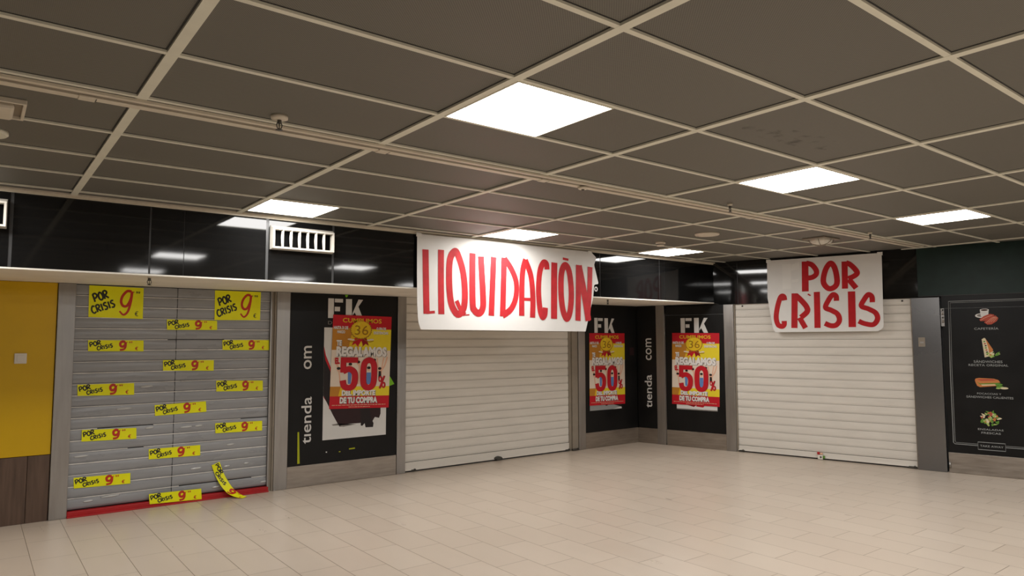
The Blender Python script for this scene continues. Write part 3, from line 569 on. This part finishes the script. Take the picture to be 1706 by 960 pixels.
    for y, xa, xb in ((831, 124, 505), (844, 238, 390)):
        x = xa
        while x < xb: l_ = rr.uniform(8, 26); c.rect(x, y, min(xb, x + l_), y + 4, P_SKIN); x += l_ + 4
    return solo('sale_poster', m, label, 'poster', fr, sum(us) / 4, v, min(zs), 'red and yellow 50% posters')
poster(LEFT, [(2.586, 1.826), (3.304, 1.814), (3.276, 0.772), (2.556, 0.797)], 'slightly tilted red and yellow 50% poster on the wide board, over a handbag photo')
poster(LEFT, [(6.479, 1.639), (7.210, 1.640), (7.203, 0.593), (6.472, 0.604)], 'red and yellow 50% poster on the board just left of the corner')
poster(RIGHT, [(0.587, 1.641), (1.305, 1.633), (1.284, 0.598), (0.565, 0.604)], 'red and yellow 50% poster on the board right of the corner over red shoes')

# ------------------------------------------------------------------ fluorescent price signs on the grey shutter
SIGNS = [
 ('big', [(0.266, 2.045), (0.709, 2.038), (0.710, 1.747), (0.269, 1.758)], 'large yellow price sign at the top left of the grey shutter'),
 ('big', [(1.349, 2.044), (1.803, 2.044), (1.801, 1.752), (1.352, 1.747)], 'large yellow price sign at the top right of the grey shutter'),
 ('strip', [(0.275, 1.549), (0.724, 1.545), (0.727, 1.444), (0.278, 1.450)], 'yellow price strip in the left column right below the large left sign'),
 ('strip', [(0.208, 1.153), (0.658, 1.151), (0.662, 1.043), (0.212, 1.054)], 'second yellow price strip from the top in the left column'),
 ('strip', [(0.257, 0.750), (0.691, 0.737), (0.694, 0.637), (0.257, 0.649)], 'third yellow price strip from the top in the left column'),
 ('strip', [(0.209, 0.337), (0.655, 0.329), (0.658, 0.233), (0.214, 0.245)], 'lowest yellow price strip in the left column'),
 ('strip', [(0.919, 1.746), (1.377, 1.740), (1.380, 1.648), (0.922, 1.647)], 'topmost yellow price strip in the middle column, touching the large right sign'),
 ('strip', [(0.897, 1.358), (1.358, 1.349), (1.358, 1.245), (0.900, 1.258)], 'second yellow price strip from the top in the middle column'),
 ('strip', [(0.838, 0.937), (1.294, 0.948), (1.302, 0.846), (0.844, 0.836)], 'third yellow price strip from the top in the middle column'),
 ('strip', [(0.801, 0.530), (1.254, 0.528), (1.257, 0.428), (0.804, 0.436)], 'fourth yellow price strip from the top in the middle column'),
 ('strip', [(0.809, 0.123), (1.266, 0.115), (1.273, 0.014), (0.818, 0.030)], 'lowest yellow price strip of the middle column, covering part of the red rail'),
 ('strip', [(1.434, 1.548), (1.897, 1.547), (1.899, 1.442), (1.437, 1.449)], 'topmost yellow price strip in the right column under the large right sign'),
 ('strip', [(1.386, 1.146), (1.844, 1.130), (1.847, 1.026), (1.389, 1.039)], 'second yellow price strip from the top in the right column'),
 ('strip', [(1.388, 0.727), (1.848, 0.719), (1.850, 0.620), (1.392, 0.629)], 'third yellow price strip from the top in the right column, above the hanging one')]
def strip_print(c):
    handwrite(c, 'POR', (296, 800), (428, 768), 54, 15, INK); handwrite(c, 'CRISIS', (382, 840), (572, 800), 44, 13, INK)
    c.stroke([(722, 738), (690, 730), (662, 752), (668, 786), (698, 792), (724, 768), (728, 736)], 31, INKRED); c.stroke([(728, 736), (728, 790), (706, 826), (656, 836)], 24, INKRED)
    c.stroke([(752, 730), (749, 740)], 7, INKRED); handwrite(c, '99', (768, 750), (814, 748), 20, 5, INKRED); handwrite(c, 'E', (848, 838), (886, 838), 40, 7, INKRED)
def big_print(c):
    handwrite(c, 'POR', (350, 250), (522, 188), 102, 23, INK); handwrite(c, 'CRISIS', (330, 400), (608, 296), 90, 21, INK)
    c.stroke([(800, 95), (745, 92), (690, 155), (672, 230), (700, 285), (752, 275), (796, 180), (804, 92)], 33, INKRED); c.stroke([(806, 95), (792, 230), (760, 350), (705, 398), (655, 352)], 36, INKRED, w2=20)
    c.stroke([(832, 92), (826, 106)], 8, INK); handwrite(c, '99', (854, 116), (908, 118), 26, 6, INK); handwrite(c, 'E', (852, 412), (898, 408), 58, 8, INK)
SV = 0.0235                                                          # just in front of the slats
for kind, q, label in SIGNS:
    m = MB(); box_ = (272, 715, 955, 852) if kind == 'strip' else (280, 40, 953, 443)
    low = q[2][1] < 0.08; v = -0.014 if low else SV
    qp = quad_place(q, *box_); pl = lambda x, y, d: (lambda p: (p[0], v + p[1], p[2]))(qp(x, y, d))
    # card with a slightly lifting lower edge and real thickness
    N = 10; G = []
    for j in range(4):
        for i in range(N + 1):
            a = i / N; p = qp(box_[0] + (box_[2] - box_[0]) * a, box_[1] + (box_[3] - box_[1]) * j / 3, 0); G.append((p[0], v, p[2]))
    bk = [(p[0], p[1] + 0.0012, p[2]) for p in G]; n = len(G); W_ = N + 1
    F = [(j * W_ + i, j * W_ + i + 1, (j + 1) * W_ + i + 1, (j + 1) * W_ + i) for j in range(3) for i in range(N)]
    rim = [i for i in range(W_)] + [j * W_ + N for j in range(1, 4)] + [3 * W_ + i for i in range(N - 1, -1, -1)] + [j * W_ for j in range(2, 0, -1)]
    m.mesh(G + bk, F + [tuple(i + n for i in f[::-1]) for f in F] + [(rim[k], rim[k] + n, rim[(k + 1) % len(rim)] + n, rim[(k + 1) % len(rim)]) for k in range(len(rim))], NEON)
    c = Canvas(m, pl, step=0.00006, start=0.0003); (strip_print if kind == 'strip' else big_print)(c)
    solo('price_sign', m, label, 'sign', LEFT, sum(p[0] for p in q) / 4, v, min(p[1] for p in q), 'yellow POR CRISIS price signs')
# the strip that has come loose and curls out on to the floor
PATH = [(1.401, 0.016, 0.335), (1.437, 0.014, 0.232), (1.478, -0.020, 0.140), (1.530, -0.070, 0.062), (1.592, -0.115, 0.018), (1.640, -0.150, 0.004)]
SIDE = [(0.94, 0, 0.34), (0.93, 0, 0.36), (0.88, 0.10, 0.40), (0.80, 0.35, 0.30), (0.74, 0.60, 0.10), (0.72, 0.68, 0.0)]
def along(t):
    k = max(0.0, min(0.99999, t)) * 5; i = int(k); f = k - i; g = lambda L, j: Vector(L[max(0, min(5, j))])
    a, b, c_, d = (g(PATH, i - 1), g(PATH, i), g(PATH, i + 1), g(PATH, i + 2))
    p = 0.5 * (2 * b + (c_ - a) * f + (2 * a - 5 * b + 4 * c_ - d) * f * f + (3 * b - a - 3 * c_ + d) * f ** 3)
    tg = (g(PATH, i + 1) - g(PATH, i)).normalized(); s_ = (g(SIDE, i) * (1 - f) + g(SIDE, i + 1) * f).normalized(); nr = s_.cross(tg).normalized()
    if nr.y > 0 or (abs(nr.y) < 0.3 and nr.z < 0): nr = -nr
    return p, s_, nr
def curl(x, y, d):
    p, s_, nr = along((x - 272) / 683); return tuple(p + s_ * (0.5 - (y - 715) / 137) * 0.078 + nr * d)
m = MB(); G = [curl(272 + 683 * i / 30, 715 + 137 * j / 2, 0) for i in range(31) for j in range(3)]; bk = [curl(272 + 683 * i / 30, 715 + 137 * j / 2, -0.001) for i in range(31) for j in range(3)]
F = [(i * 3 + j, i * 3 + j + 1, (i + 1) * 3 + j + 1, (i + 1) * 3 + j) for i in range(30) for j in range(2)]; m.mesh(G + bk, F + [tuple(q + 93 for q in f[::-1]) for f in F], NEON, True)
strip_print(Canvas(m, curl, step=0.0001, start=0.0008)); solo('price_sign', m, 'loose yellow price strip hanging and curling on to the floor', 'sign', LEFT, 1.5, -0.05, 0.0, 'yellow POR CRISIS price signs')

# ------------------------------------------------------------------ the two paper banners
def edge_at(E, t):
    L = [0]
    for a, b in zip(E[:-1], E[1:]): L.append(L[-1] + math.hypot(b[0] - a[0], b[1] - a[1]))
    s_ = t * L[-1]
    for i in range(len(E) - 1):
        if s_ <= L[i + 1] + 1e-9: f = (s_ - L[i]) / (L[i + 1] - L[i]); return tuple(E[i][k] * (1 - f) + E[i + 1][k] * f for k in (0, 1))
    return E[-1]
def banner(name, fr, left, right, strokes, disp, paint, label, lettering, ghosts=(), nu=72, nv=44):
    us = [p[0] for p in left + right]; zs = [p[1] for p in left + right]
    r = root(name, label, 'banner', fr, sum(us) / len(us), 0, min(zs), 'white paper banners with red lettering'); m = MB(); G = []
    for j in range(nv + 1):
        a, b = edge_at(left, j / nv), edge_at(right, j / nv)
        for i in range(nu + 1): t = i / nu; u, z = a[0] * (1 - t) + b[0] * t, a[1] * (1 - t) + b[1] * t; G.append((u, disp(u, z), z))
    m.mesh(G, [(j * (nu + 1) + i, j * (nu + 1) + i + 1, (j + 1) * (nu + 1) + i + 1, (j + 1) * (nu + 1) + i) for j in range(nv) for i in range(nu)], PAPER, True)
    pl = lambda x, y, d: (x, disp(x, y) - d, y)
    c = Canvas(m, pl, start=0.0010)
    for q in ghosts: c.poly(q, PAPER2)
    part('sheet', m, r)
    m = MB(); c = Canvas(m, pl, start=0.0016, step=0.0001)
    for w_, P in strokes: c.stroke(P, w_, paint)
    part('lettering', m, r, lettering)
    for e_ in (left[0], right[0]):
        m = MB(); x = e_[0] + (0.02 if e_ is left[0] else -0.02); m.box(x - 0.03, x + 0.03, disp(x, e_[1]) - 0.002, disp(x, e_[1]) - 0.0008, e_[1] - 0.03, e_[1] + 0.012, PAPER2)
        part('tape', m, r)
    return r
def d1(u, z):
    t = max(0.0, (2.61 - z)); return -0.030 - 0.016 * t * t - 0.006 * math.sin(2.1 * u + 1.3 * z) * t - 0.004 * math.sin(5.3 * u - 3.1 * z) * min(1, t * 3) + (0.03 * (u - 5.2) if u > 5.2 else 0) * t
B1_LEFT = [(2.933, 2.609), (2.931, 2.221), (2.934, 1.921), (2.941, 1.772), (2.95, 1.707), (2.975, 1.648)]
B1_RIGHT = [(5.347, 2.605), (5.435, 2.542), (5.395, 2.448), (5.468, 2.222), (5.391, 2.208), (5.372, 2.058), (5.289, 1.815), (5.229, 1.641)]
B1_STROKES = [(0.0728, [(3.029, 2.455), (3.042, 1.805)]), (0.027, [(3.042, 1.816), (3.14, 1.826)]), (0.072, [(3.214, 2.466), (3.217, 1.805)]), (0.075, [(3.386, 2.463), (3.325, 2.373), (3.315, 2.139), (3.338, 1.921), (3.412, 1.809), (3.489, 1.873), (3.508, 2.044), (3.488, 2.253), (3.433, 2.407), (3.386, 2.463)]), (0.048, [(3.403, 1.949), (3.45, 1.859), (3.505, 1.805)]), (0.0128, [(3.489, 1.801), (3.56, 1.807)]), (0.0768, [(3.607, 2.46), (3.603, 1.942), (3.624, 1.857), (3.68, 1.825), (3.729, 1.873), (3.738, 2.0), (3.715, 2.434)]), (0.0748, [(3.882, 2.439), (3.864, 2.139), (3.844, 1.802)]), (0.0765, [(4.022, 2.442), (4.012, 2.146), (3.998, 1.798)]), (0.0714, [(4.027, 2.433), (4.12, 2.324), (4.189, 2.182), (4.185, 2.016), (4.118, 1.883), (3.998, 1.807)]), (0.0756, [(4.326, 2.443), (4.278, 2.271), (4.266, 1.81)]), (0.0756, [(4.32, 2.435), (4.401, 2.263), (4.429, 2.024), (4.42, 1.792)]), (0.034, [(4.256, 1.995), (4.408, 1.996)]), (0.076, [(4.642, 2.349), (4.632, 2.413), (4.583, 2.417), (4.534, 2.314), (4.513, 2.099), (4.53, 1.886), (4.563, 1.804), (4.597, 1.833), (4.607, 1.909)]), (0.0912, [(4.754, 2.436), (4.732, 1.783)]), (0.084, [(4.923, 2.413), (4.865, 2.333), (4.847, 2.112), (4.868, 1.894), (4.926, 1.791), (4.982, 1.883), (5.007, 2.104), (4.981, 2.34), (4.923, 2.413)]), (0.028, [(4.884, 2.492), (4.973, 2.483)]), (0.084, [(5.133, 2.431), (5.104, 1.767)]), (0.0966, [(5.137, 2.424), (5.211, 2.113), (5.278, 1.77)]), (0.0798, [(5.323, 2.42), (5.304, 2.116), (5.263, 1.77)])]
banner('paper_banner', FASC, B1_LEFT, B1_RIGHT, B1_STROKES, d1, REDPAINT, 'long white paper banner with red hand-painted LIQUIDACIÓN hanging from the black fascia', 'red brushed letters LIQUIDACIÓN')
def d2(u, z):
    t = max(0.0, (2.61 - z)); return -0.034 - 0.030 * t * t - 0.005 * math.sin(2.6 * u + 1.1 * z) * t - 0.003 * math.sin(6.1 * u - 2.7 * z) * min(1, t * 3)
B2_LEFT = [(2.007, 2.608), (2.005, 2.361), (2.005, 2.094), (2.034, 1.915), (2.071, 1.688), (2.103, 1.637)]
B2_RIGHT = [(3.408, 2.605), (3.406, 2.41), (3.404, 2.224), (3.4, 1.935), (3.4, 1.705), (3.383, 1.665), (3.335, 1.639)]
B2_STROKES = [(0.084, [(2.501, 2.562), (2.494, 2.167)]), (0.066, [(2.514, 2.54), (2.584, 2.513), (2.634, 2.442), (2.635, 2.387), (2.59, 2.35), (2.531, 2.341)]), (0.0682, [(2.808, 2.516), (2.748, 2.429), (2.719, 2.284), (2.769, 2.199), (2.831, 2.196), (2.881, 2.252), (2.878, 2.372), (2.852, 2.476), (2.808, 2.516)]), (0.0715, [(2.981, 2.528), (2.975, 2.181)]), (0.0638, [(2.997, 2.511), (3.046, 2.484), (3.103, 2.418), (3.123, 2.369), (3.084, 2.334), (3.018, 2.306)]), (0.066, [(3.023, 2.298), (3.106, 2.181)]), (0.066, [(2.23, 2.06), (2.219, 2.111), (2.179, 2.106), (2.138, 1.988), (2.115, 1.838), (2.138, 1.739), (2.189, 1.714), (2.217, 1.736), (2.219, 1.785)]), (0.078, [(2.359, 2.148), (2.347, 1.69)]), (0.0696, [(2.376, 2.119), (2.434, 2.059), (2.502, 1.97), (2.511, 1.902), (2.432, 1.828)]), (0.066, [(2.414, 1.825), (2.487, 1.688)]), (0.0748, [(2.636, 2.155), (2.635, 1.687)]), (0.0638, [(2.87, 2.03), (2.866, 2.09), (2.828, 2.11), (2.777, 2.046), (2.737, 1.95), (2.804, 1.912), (2.878, 1.862), (2.9, 1.784), (2.862, 1.723), (2.797, 1.714), (2.725, 1.746)]), (0.0858, [(3.05, 2.142), (3.048, 1.693)]), (0.06, [(3.284, 1.997), (3.28, 2.067), (3.242, 2.095), (3.194, 2.036), (3.159, 1.955), (3.24, 1.915), (3.317, 1.863), (3.335, 1.787), (3.286, 1.721), (3.191, 1.734), (3.123, 1.766)]), (0.0168, [(2.524, 2.132), (2.559, 2.109)])]
B2_PATCHES = [[(2.208, 2.545), (2.324, 2.544), (2.316, 2.213), (2.204, 2.212)], [(2.326, 2.531), (2.426, 2.561), (2.423, 2.474), (2.323, 2.443)], [(2.323, 2.331), (2.413, 2.338), (2.412, 2.301), (2.322, 2.293)]]
banner('paper_banner', RIGHT, B2_LEFT, B2_RIGHT, B2_STROKES, d2, REDPAINT2, 'shorter white paper banner with red hand-painted POR CRISIS over the right cream shutter', 'red brushed letters POR CRISIS', B2_PATCHES)
m = MB(); c = Canvas(m, wall_place(-0.0005), start=0.0006); c.text('o', 5.425, 2.128, 5.482, 2.190, P_WHITE, 0.02); 
m.v = [p for p in m.v]
solo('fascia_lettering', m, 'small white letter on the black fascia peeping out right of the LIQUIDACIÓN banner', 'lettering', FASC, 5.45, 0, 2.128)

# ------------------------------------------------------------------ air outlets in the fascia
def outlet(u0, u1, label):
    z0, z1 = 2.338, 2.552; r = root('air_outlet', label, 'air vent', FASC, (u0 + u1) / 2, 0, z0, 'white air outlets in the black fascia')
    m = MB(); t_ = 0.022; P = 0.070
    # frame: outer lip standing out of the fascia, sloping faces, open front
    o_ = [(u0, z0), (u1, z0), (u1, z1), (u0, z1)]; f_ = [(u0 + .008, z0 + .008), (u1 - .008, z0 + .008), (u1 - .008, z1 - .028), (u0 + .008, z1 - .028)]; i_ = [(u0 + t_, z0 + t_), (u1 - t_, z0 + t_), (u1 - t_, z1 - .040), (u0 + t_, z1 - .040)]
    R = [[(x, -0.0005, z) for x, z in o_], [(x, -P, z) for x, z in f_], [(x, -P, z) for x, z in i_], [(x, -0.001, z) for x, z in i_]]
    pts = [p for ring in R for p in ring]; m.mesh(pts, [(a * 4 + k, a * 4 + (k + 1) % 4, (a + 1) * 4 + (k + 1) % 4, (a + 1) * 4 + k) for a in range(3) for k in range(4)], WHITEPLASTIC); part('frame', m, r)
    m = MB(); m.box(u0 + t_, u1 - t_, -0.004, -0.0012, z0 + t_, z1 - 0.040, DUCT_SHADE); part('painted_dark_back', m, r)  # black sheet on the fascia paints the shade inside the duct
    n_ = 7; wd = (u1 - u0 - 2 * t_) / n_
    for k in range(1, n_):
        m = MB(); x = u0 + t_ + k * wd; m.box(x - 0.003, x + 0.003, -P + 0.003, -P + 0.030, z0 + t_ - .002, z1 - 0.038, WHITEPLASTIC, 0.001); m.tube([(x - 0.004, -P + 0.028, z0 + t_), (x - 0.008, -P + 0.034, (z0 + z1) / 2), (x - 0.004, -P + 0.028, z1 - 0.045)], 0.005, WHITEPLASTIC); part('fin', m, r)
outlet(1.474, 2.050, 'white finned air outlet in the black fascia above the grey shutter')
outlet(-0.98, -0.395, 'white air outlet cut off by the left edge of the picture')

# ------------------------------------------------------------------ ceiling lights
def light(x, y, label, group='square ceiling light panels'):
    r = root('ceiling_light', label, 'ceiling light', CEIL, x + 0.3, y + 0.3, ZC, group)
    x0, x1, y0, y1 = x + 0.024, x + 0.582, y + 0.016, y + 0.582; m = MB(); e_ = 0.008
    m.box(x0 - e_, x1 + e_, y0 - e_, y0, ZC - 0.003, ZC + 0.0119, GRID); m.box(x0 - e_, x1 + e_, y1, y1 + e_, ZC - 0.003, ZC + 0.0119, GRID); m.box(x0 - e_, x0, y0, y1, ZC - 0.003, ZC + 0.0119, GRID); m.box(x1, x1 + e_, y0, y1, ZC - 0.003, ZC + 0.0119, GRID); part('frame', m, r)
    m = MB(); m.face([(x0, y0, ZC + 0.002), (x0, y1, ZC + 0.002), (x1, y1, ZC + 0.002), (x1, y0, ZC + 0.002)], LAMP); part('diffuser', m, r)
YR = (-1.2, 0.0916 + 1.8)
light(1.2, YR[0], 'largest square ceiling light panel, nearest, above the middle of the floor')
light(3.6, YR[0], 'square ceiling light panel second in the near row, left of the POR CRISIS banner')
light(6.0, YR[0], 'square ceiling light panel farthest right, above the wide steel column and menu board')
light(1.2, YR[1], 'square ceiling light panel above the white air outlet')
light(3.6, YR[1], 'square ceiling light panel just above the LIQUIDACIÓN banner')
light(6.0, YR[1], 'square ceiling light panel in the corner between the two banners')
for x, y in [(-1.2, YR[1])] + [(x, y) for y in (-3.6, -6.0, -8.4) for x in (-1.2, 1.2, 3.6, 6.0, 8.4)]:
    light(x, y, 'square ceiling light panel farther back in the hall, outside the picture', 'square ceiling light panels behind the viewer')

# ------------------------------------------------------------------ small things on the ceiling
r = root('ceiling_track', 'long pale surface track running across the ceiling', 'ceiling track', CEIL, 3.0, 0.05, ZC)
m = MB(); m.box(-7, 8.2, 0.018, 0.128, ZC - 0.010, ZC + 0.0005, TRACK, 0.001); m.box(-7, 8.2, 0.018, 0.046, ZC - 0.013, ZC - 0.010, TRACK, 0.001); m.box(-7, 8.2, 0.078, 0.128, ZC - 0.016, ZC - 0.010, TRACK, 0.002); m.box(-7, 8.2, 0.046, 0.078, ZC - 0.0108, ZC - 0.010, GUIDE)
m.v = [(p[0], p[1], p[2]) for p in m.v]; part('profile', m, r)
for x in (-0.2, 1.25, 2.45, 4.85):
    m = MB(); m.box(x - 0.035, x + 0.035, 0.070, 0.131, ZC - 0.020, ZC - 0.010, TRACK, 0.003); m.box(x + 0.03, x + 0.034, 0.076, 0.126, ZC - 0.0208, ZC - 0.012, DARKMETAL); part('joint_cover', m, r)
def sprinkler(x, y, label, z=ZC, flange=0.042, s=1.0):
    r = root('sprinkler', label, 'sprinkler', CEIL, x, y, z, 'fire sprinklers'); q = lambda a: a * s
    m = MB(); m.lathe([(flange, 0.012 if z == ZC else 0.0), (flange * 0.95, -0.004), (flange * 0.5, -0.008), (0.012 * s, -0.009)], (x, y, z), TRACK); part('flange', m, r, 'pale round flange')
    m = MB(); m.lathe([(q(.010), 0), (q(.011), q(-.018)), (q(.006), q(-.022))], (x, y, z - .006), DARKMETAL, 12)
    for sg in (-1, 1): m.tube([(x + sg * q(.008), y, z - q(.02)), (x + sg * q(.014), y, z - q(.034)), (x + sg * q(.010), y, z - q(.048)), (x, y, z - q(.056))], q(.0026), DARKMETAL)
    m.tube([(x, y, z - q(.02)), (x, y, z - q(.055))], q(.0026), DARKMETAL); part('frame', m, r, 'dark metal sprinkler head')
    m = MB(); m.lathe([(q(.004), q(-.054)), (q(.017), q(-.057)), (q(.017), q(-.0585)), (q(.003), q(-.060))], (x, y, z), DARKMETAL, 16); part('deflector', m, r)
sprinkler(0.59, -0.09, 'nearest fire sprinkler with a pale flange, hanging beside the ceiling track')
sprinkler(4.26, -0.10, 'fire sprinkler hanging at the ceiling track above and right of the LIQUIDACIÓN banner', flange=0.022)
sprinkler(6.72, -0.06, 'fire sprinkler on the ceiling above the right edge of the POR CRISIS banner', flange=0.022)
sprinkler(0.56, 2.80, 'fire sprinkler under the cream soffit above the grey shutter', z=ZS, flange=0.018, s=1.1)
sprinkler(5.80, 2.80, 'fire sprinkler under the cream soffit above the board left of the corner', z=ZS, flange=0.018, s=1.1)
r = root('ceiling_speaker', 'flat round pale speaker in the ceiling left of the POR CRISIS banner', 'speaker', CEIL, 5.444, 1.006, ZC)
m = MB(); m.lathe([(0.125, 0.0119), (0.125, -0.002), (0.118, -0.008), (0.108, -0.009)], (5.444, 1.006, ZC), TRACK, 36); part('rim', m, r); m = MB(); m.lathe([(0.107, -0.0085), (0.07, -0.012), (0.002, -0.014)], (5.444, 1.006, ZC), TRACK, 36); part('grille', m, r)
r = root('ceiling_speaker', 'flat round pale speaker cut off by the left edge of the picture', 'speaker', CEIL, -0.55, 1.07, ZC)
m = MB(); m.lathe([(0.105, 0.0119), (0.105, -0.004), (0.098, -0.010), (0.09, -0.011)], (-0.555, 1.06, ZC), GRID, 36); part('rim', m, r); m = MB(); m.lathe([(0.088, -0.008), (0.05, -0.012), (0.002, -0.014)], (-0.555, 1.06, ZC), TRACK, 36); part('grille', m, r)
r = root('smoke_detector', 'small round smoke detector on the ceiling beside the corner light panel', 'smoke detector', CEIL, 5.53, 1.70, ZC)
m = MB(); m.lathe([(0.055, 0.0119), (0.055, -0.010), (0.050, -0.014)], (5.53, 1.70, ZC), TRACK, 28); part('base', m, r); m = MB(); m.lathe([(0.040, -0.014), (0.044, -0.030), (0.036, -0.040), (0.012, -0.044)], (5.53, 1.70, ZC), TRACK, 28); m.lathe([(0.046, -0.020), (0.046, -0.024)], (5.53, 1.70, ZC), DARKSLOT, 28); part('sensor_head', m, r)
r = root('detector_base', 'small flat round fitting on the ceiling track above the LIQUIDACIÓN banner', 'ceiling fitting', CEIL, 2.80, 0.085, ZC)
m = MB(); m.lathe([(0.036, -0.0158), (0.036, -0.026), (0.030, -0.032), (0.020, -0.033)], (2.80, 0.085, ZC), TRACK, 24); part('ring', m, r); m = MB(); m.lathe([(0.012, -0.032), (0.010, -0.040), (0.002, -0.041)], (2.80, 0.085, ZC), DARKMETAL, 16); part('pin', m, r)
r = root('emergency_light', 'rectangular emergency light in a rounded frame at the left edge of the ceiling', 'emergency light', CEIL, -0.62, 0.53, ZC)
m = MB()
for a in ((-0.85, -0.405, 0.385, 0.400), (-0.85, -0.405, 0.665, 0.680), (-0.85, -0.835, 0.4, 0.665), (-0.42, -0.405, 0.4, 0.665)): m.box(a[0], a[1], a[2], a[3], ZC - 0.012, ZC + 0.0119, TRACK, 0.004)
m.box(-0.84, -0.415, 0.395, 0.67, ZC + 0.004, ZC + 0.0119, GUIDE); part('frame', m, r)
m = MB(); m.box(-0.82, -0.450, 0.435, 0.650, ZC - 0.028, ZC + 0.0039, TRACK, 0.014); part('lens', m, r, 'pale milky lens')
r = root('emergency_light', 'pale rounded emergency light on the ceiling above the POR CRISIS banner', 'emergency light', CEIL, 6.736, 0.474, ZC)
ca, sa = math.cos(0.0), math.sin(0.0); cx_, cy_ = 6.736, 0.474
m = MB(); m.box(cx_ - 0.165, cx_ + 0.165, cy_ - 0.13, cy_ + 0.13, ZC - 0.006, ZC + 0.0119, GUIDE, 0.006); part('base', m, r)
m = MB(); m.lathe([(0.120, -0.006), (0.120, -0.022), (0.100, -0.046), (0.05, -0.058), (0.002, -0.060)], (cx_, cy_, ZC), WHITEPLASTIC, 8, smooth=False); part('lens', m, r, 'pale faceted lens')
m = MB()
for k in range(3):
    a = k * math.pi / 3 + 0.3; m.tube([(cx_ + math.cos(a) * q * 0.135, cy_ + math.sin(a) * q * 0.135, ZC - 0.008 - 0.058 * math.sqrt(max(0, 1 - q * q))) for q in [-1, -.9, -.6, -.3, 0, .3, .6, .9, 1]], 0.0035, GUIDE)
part('guard', m, r, 'thin wire guard')
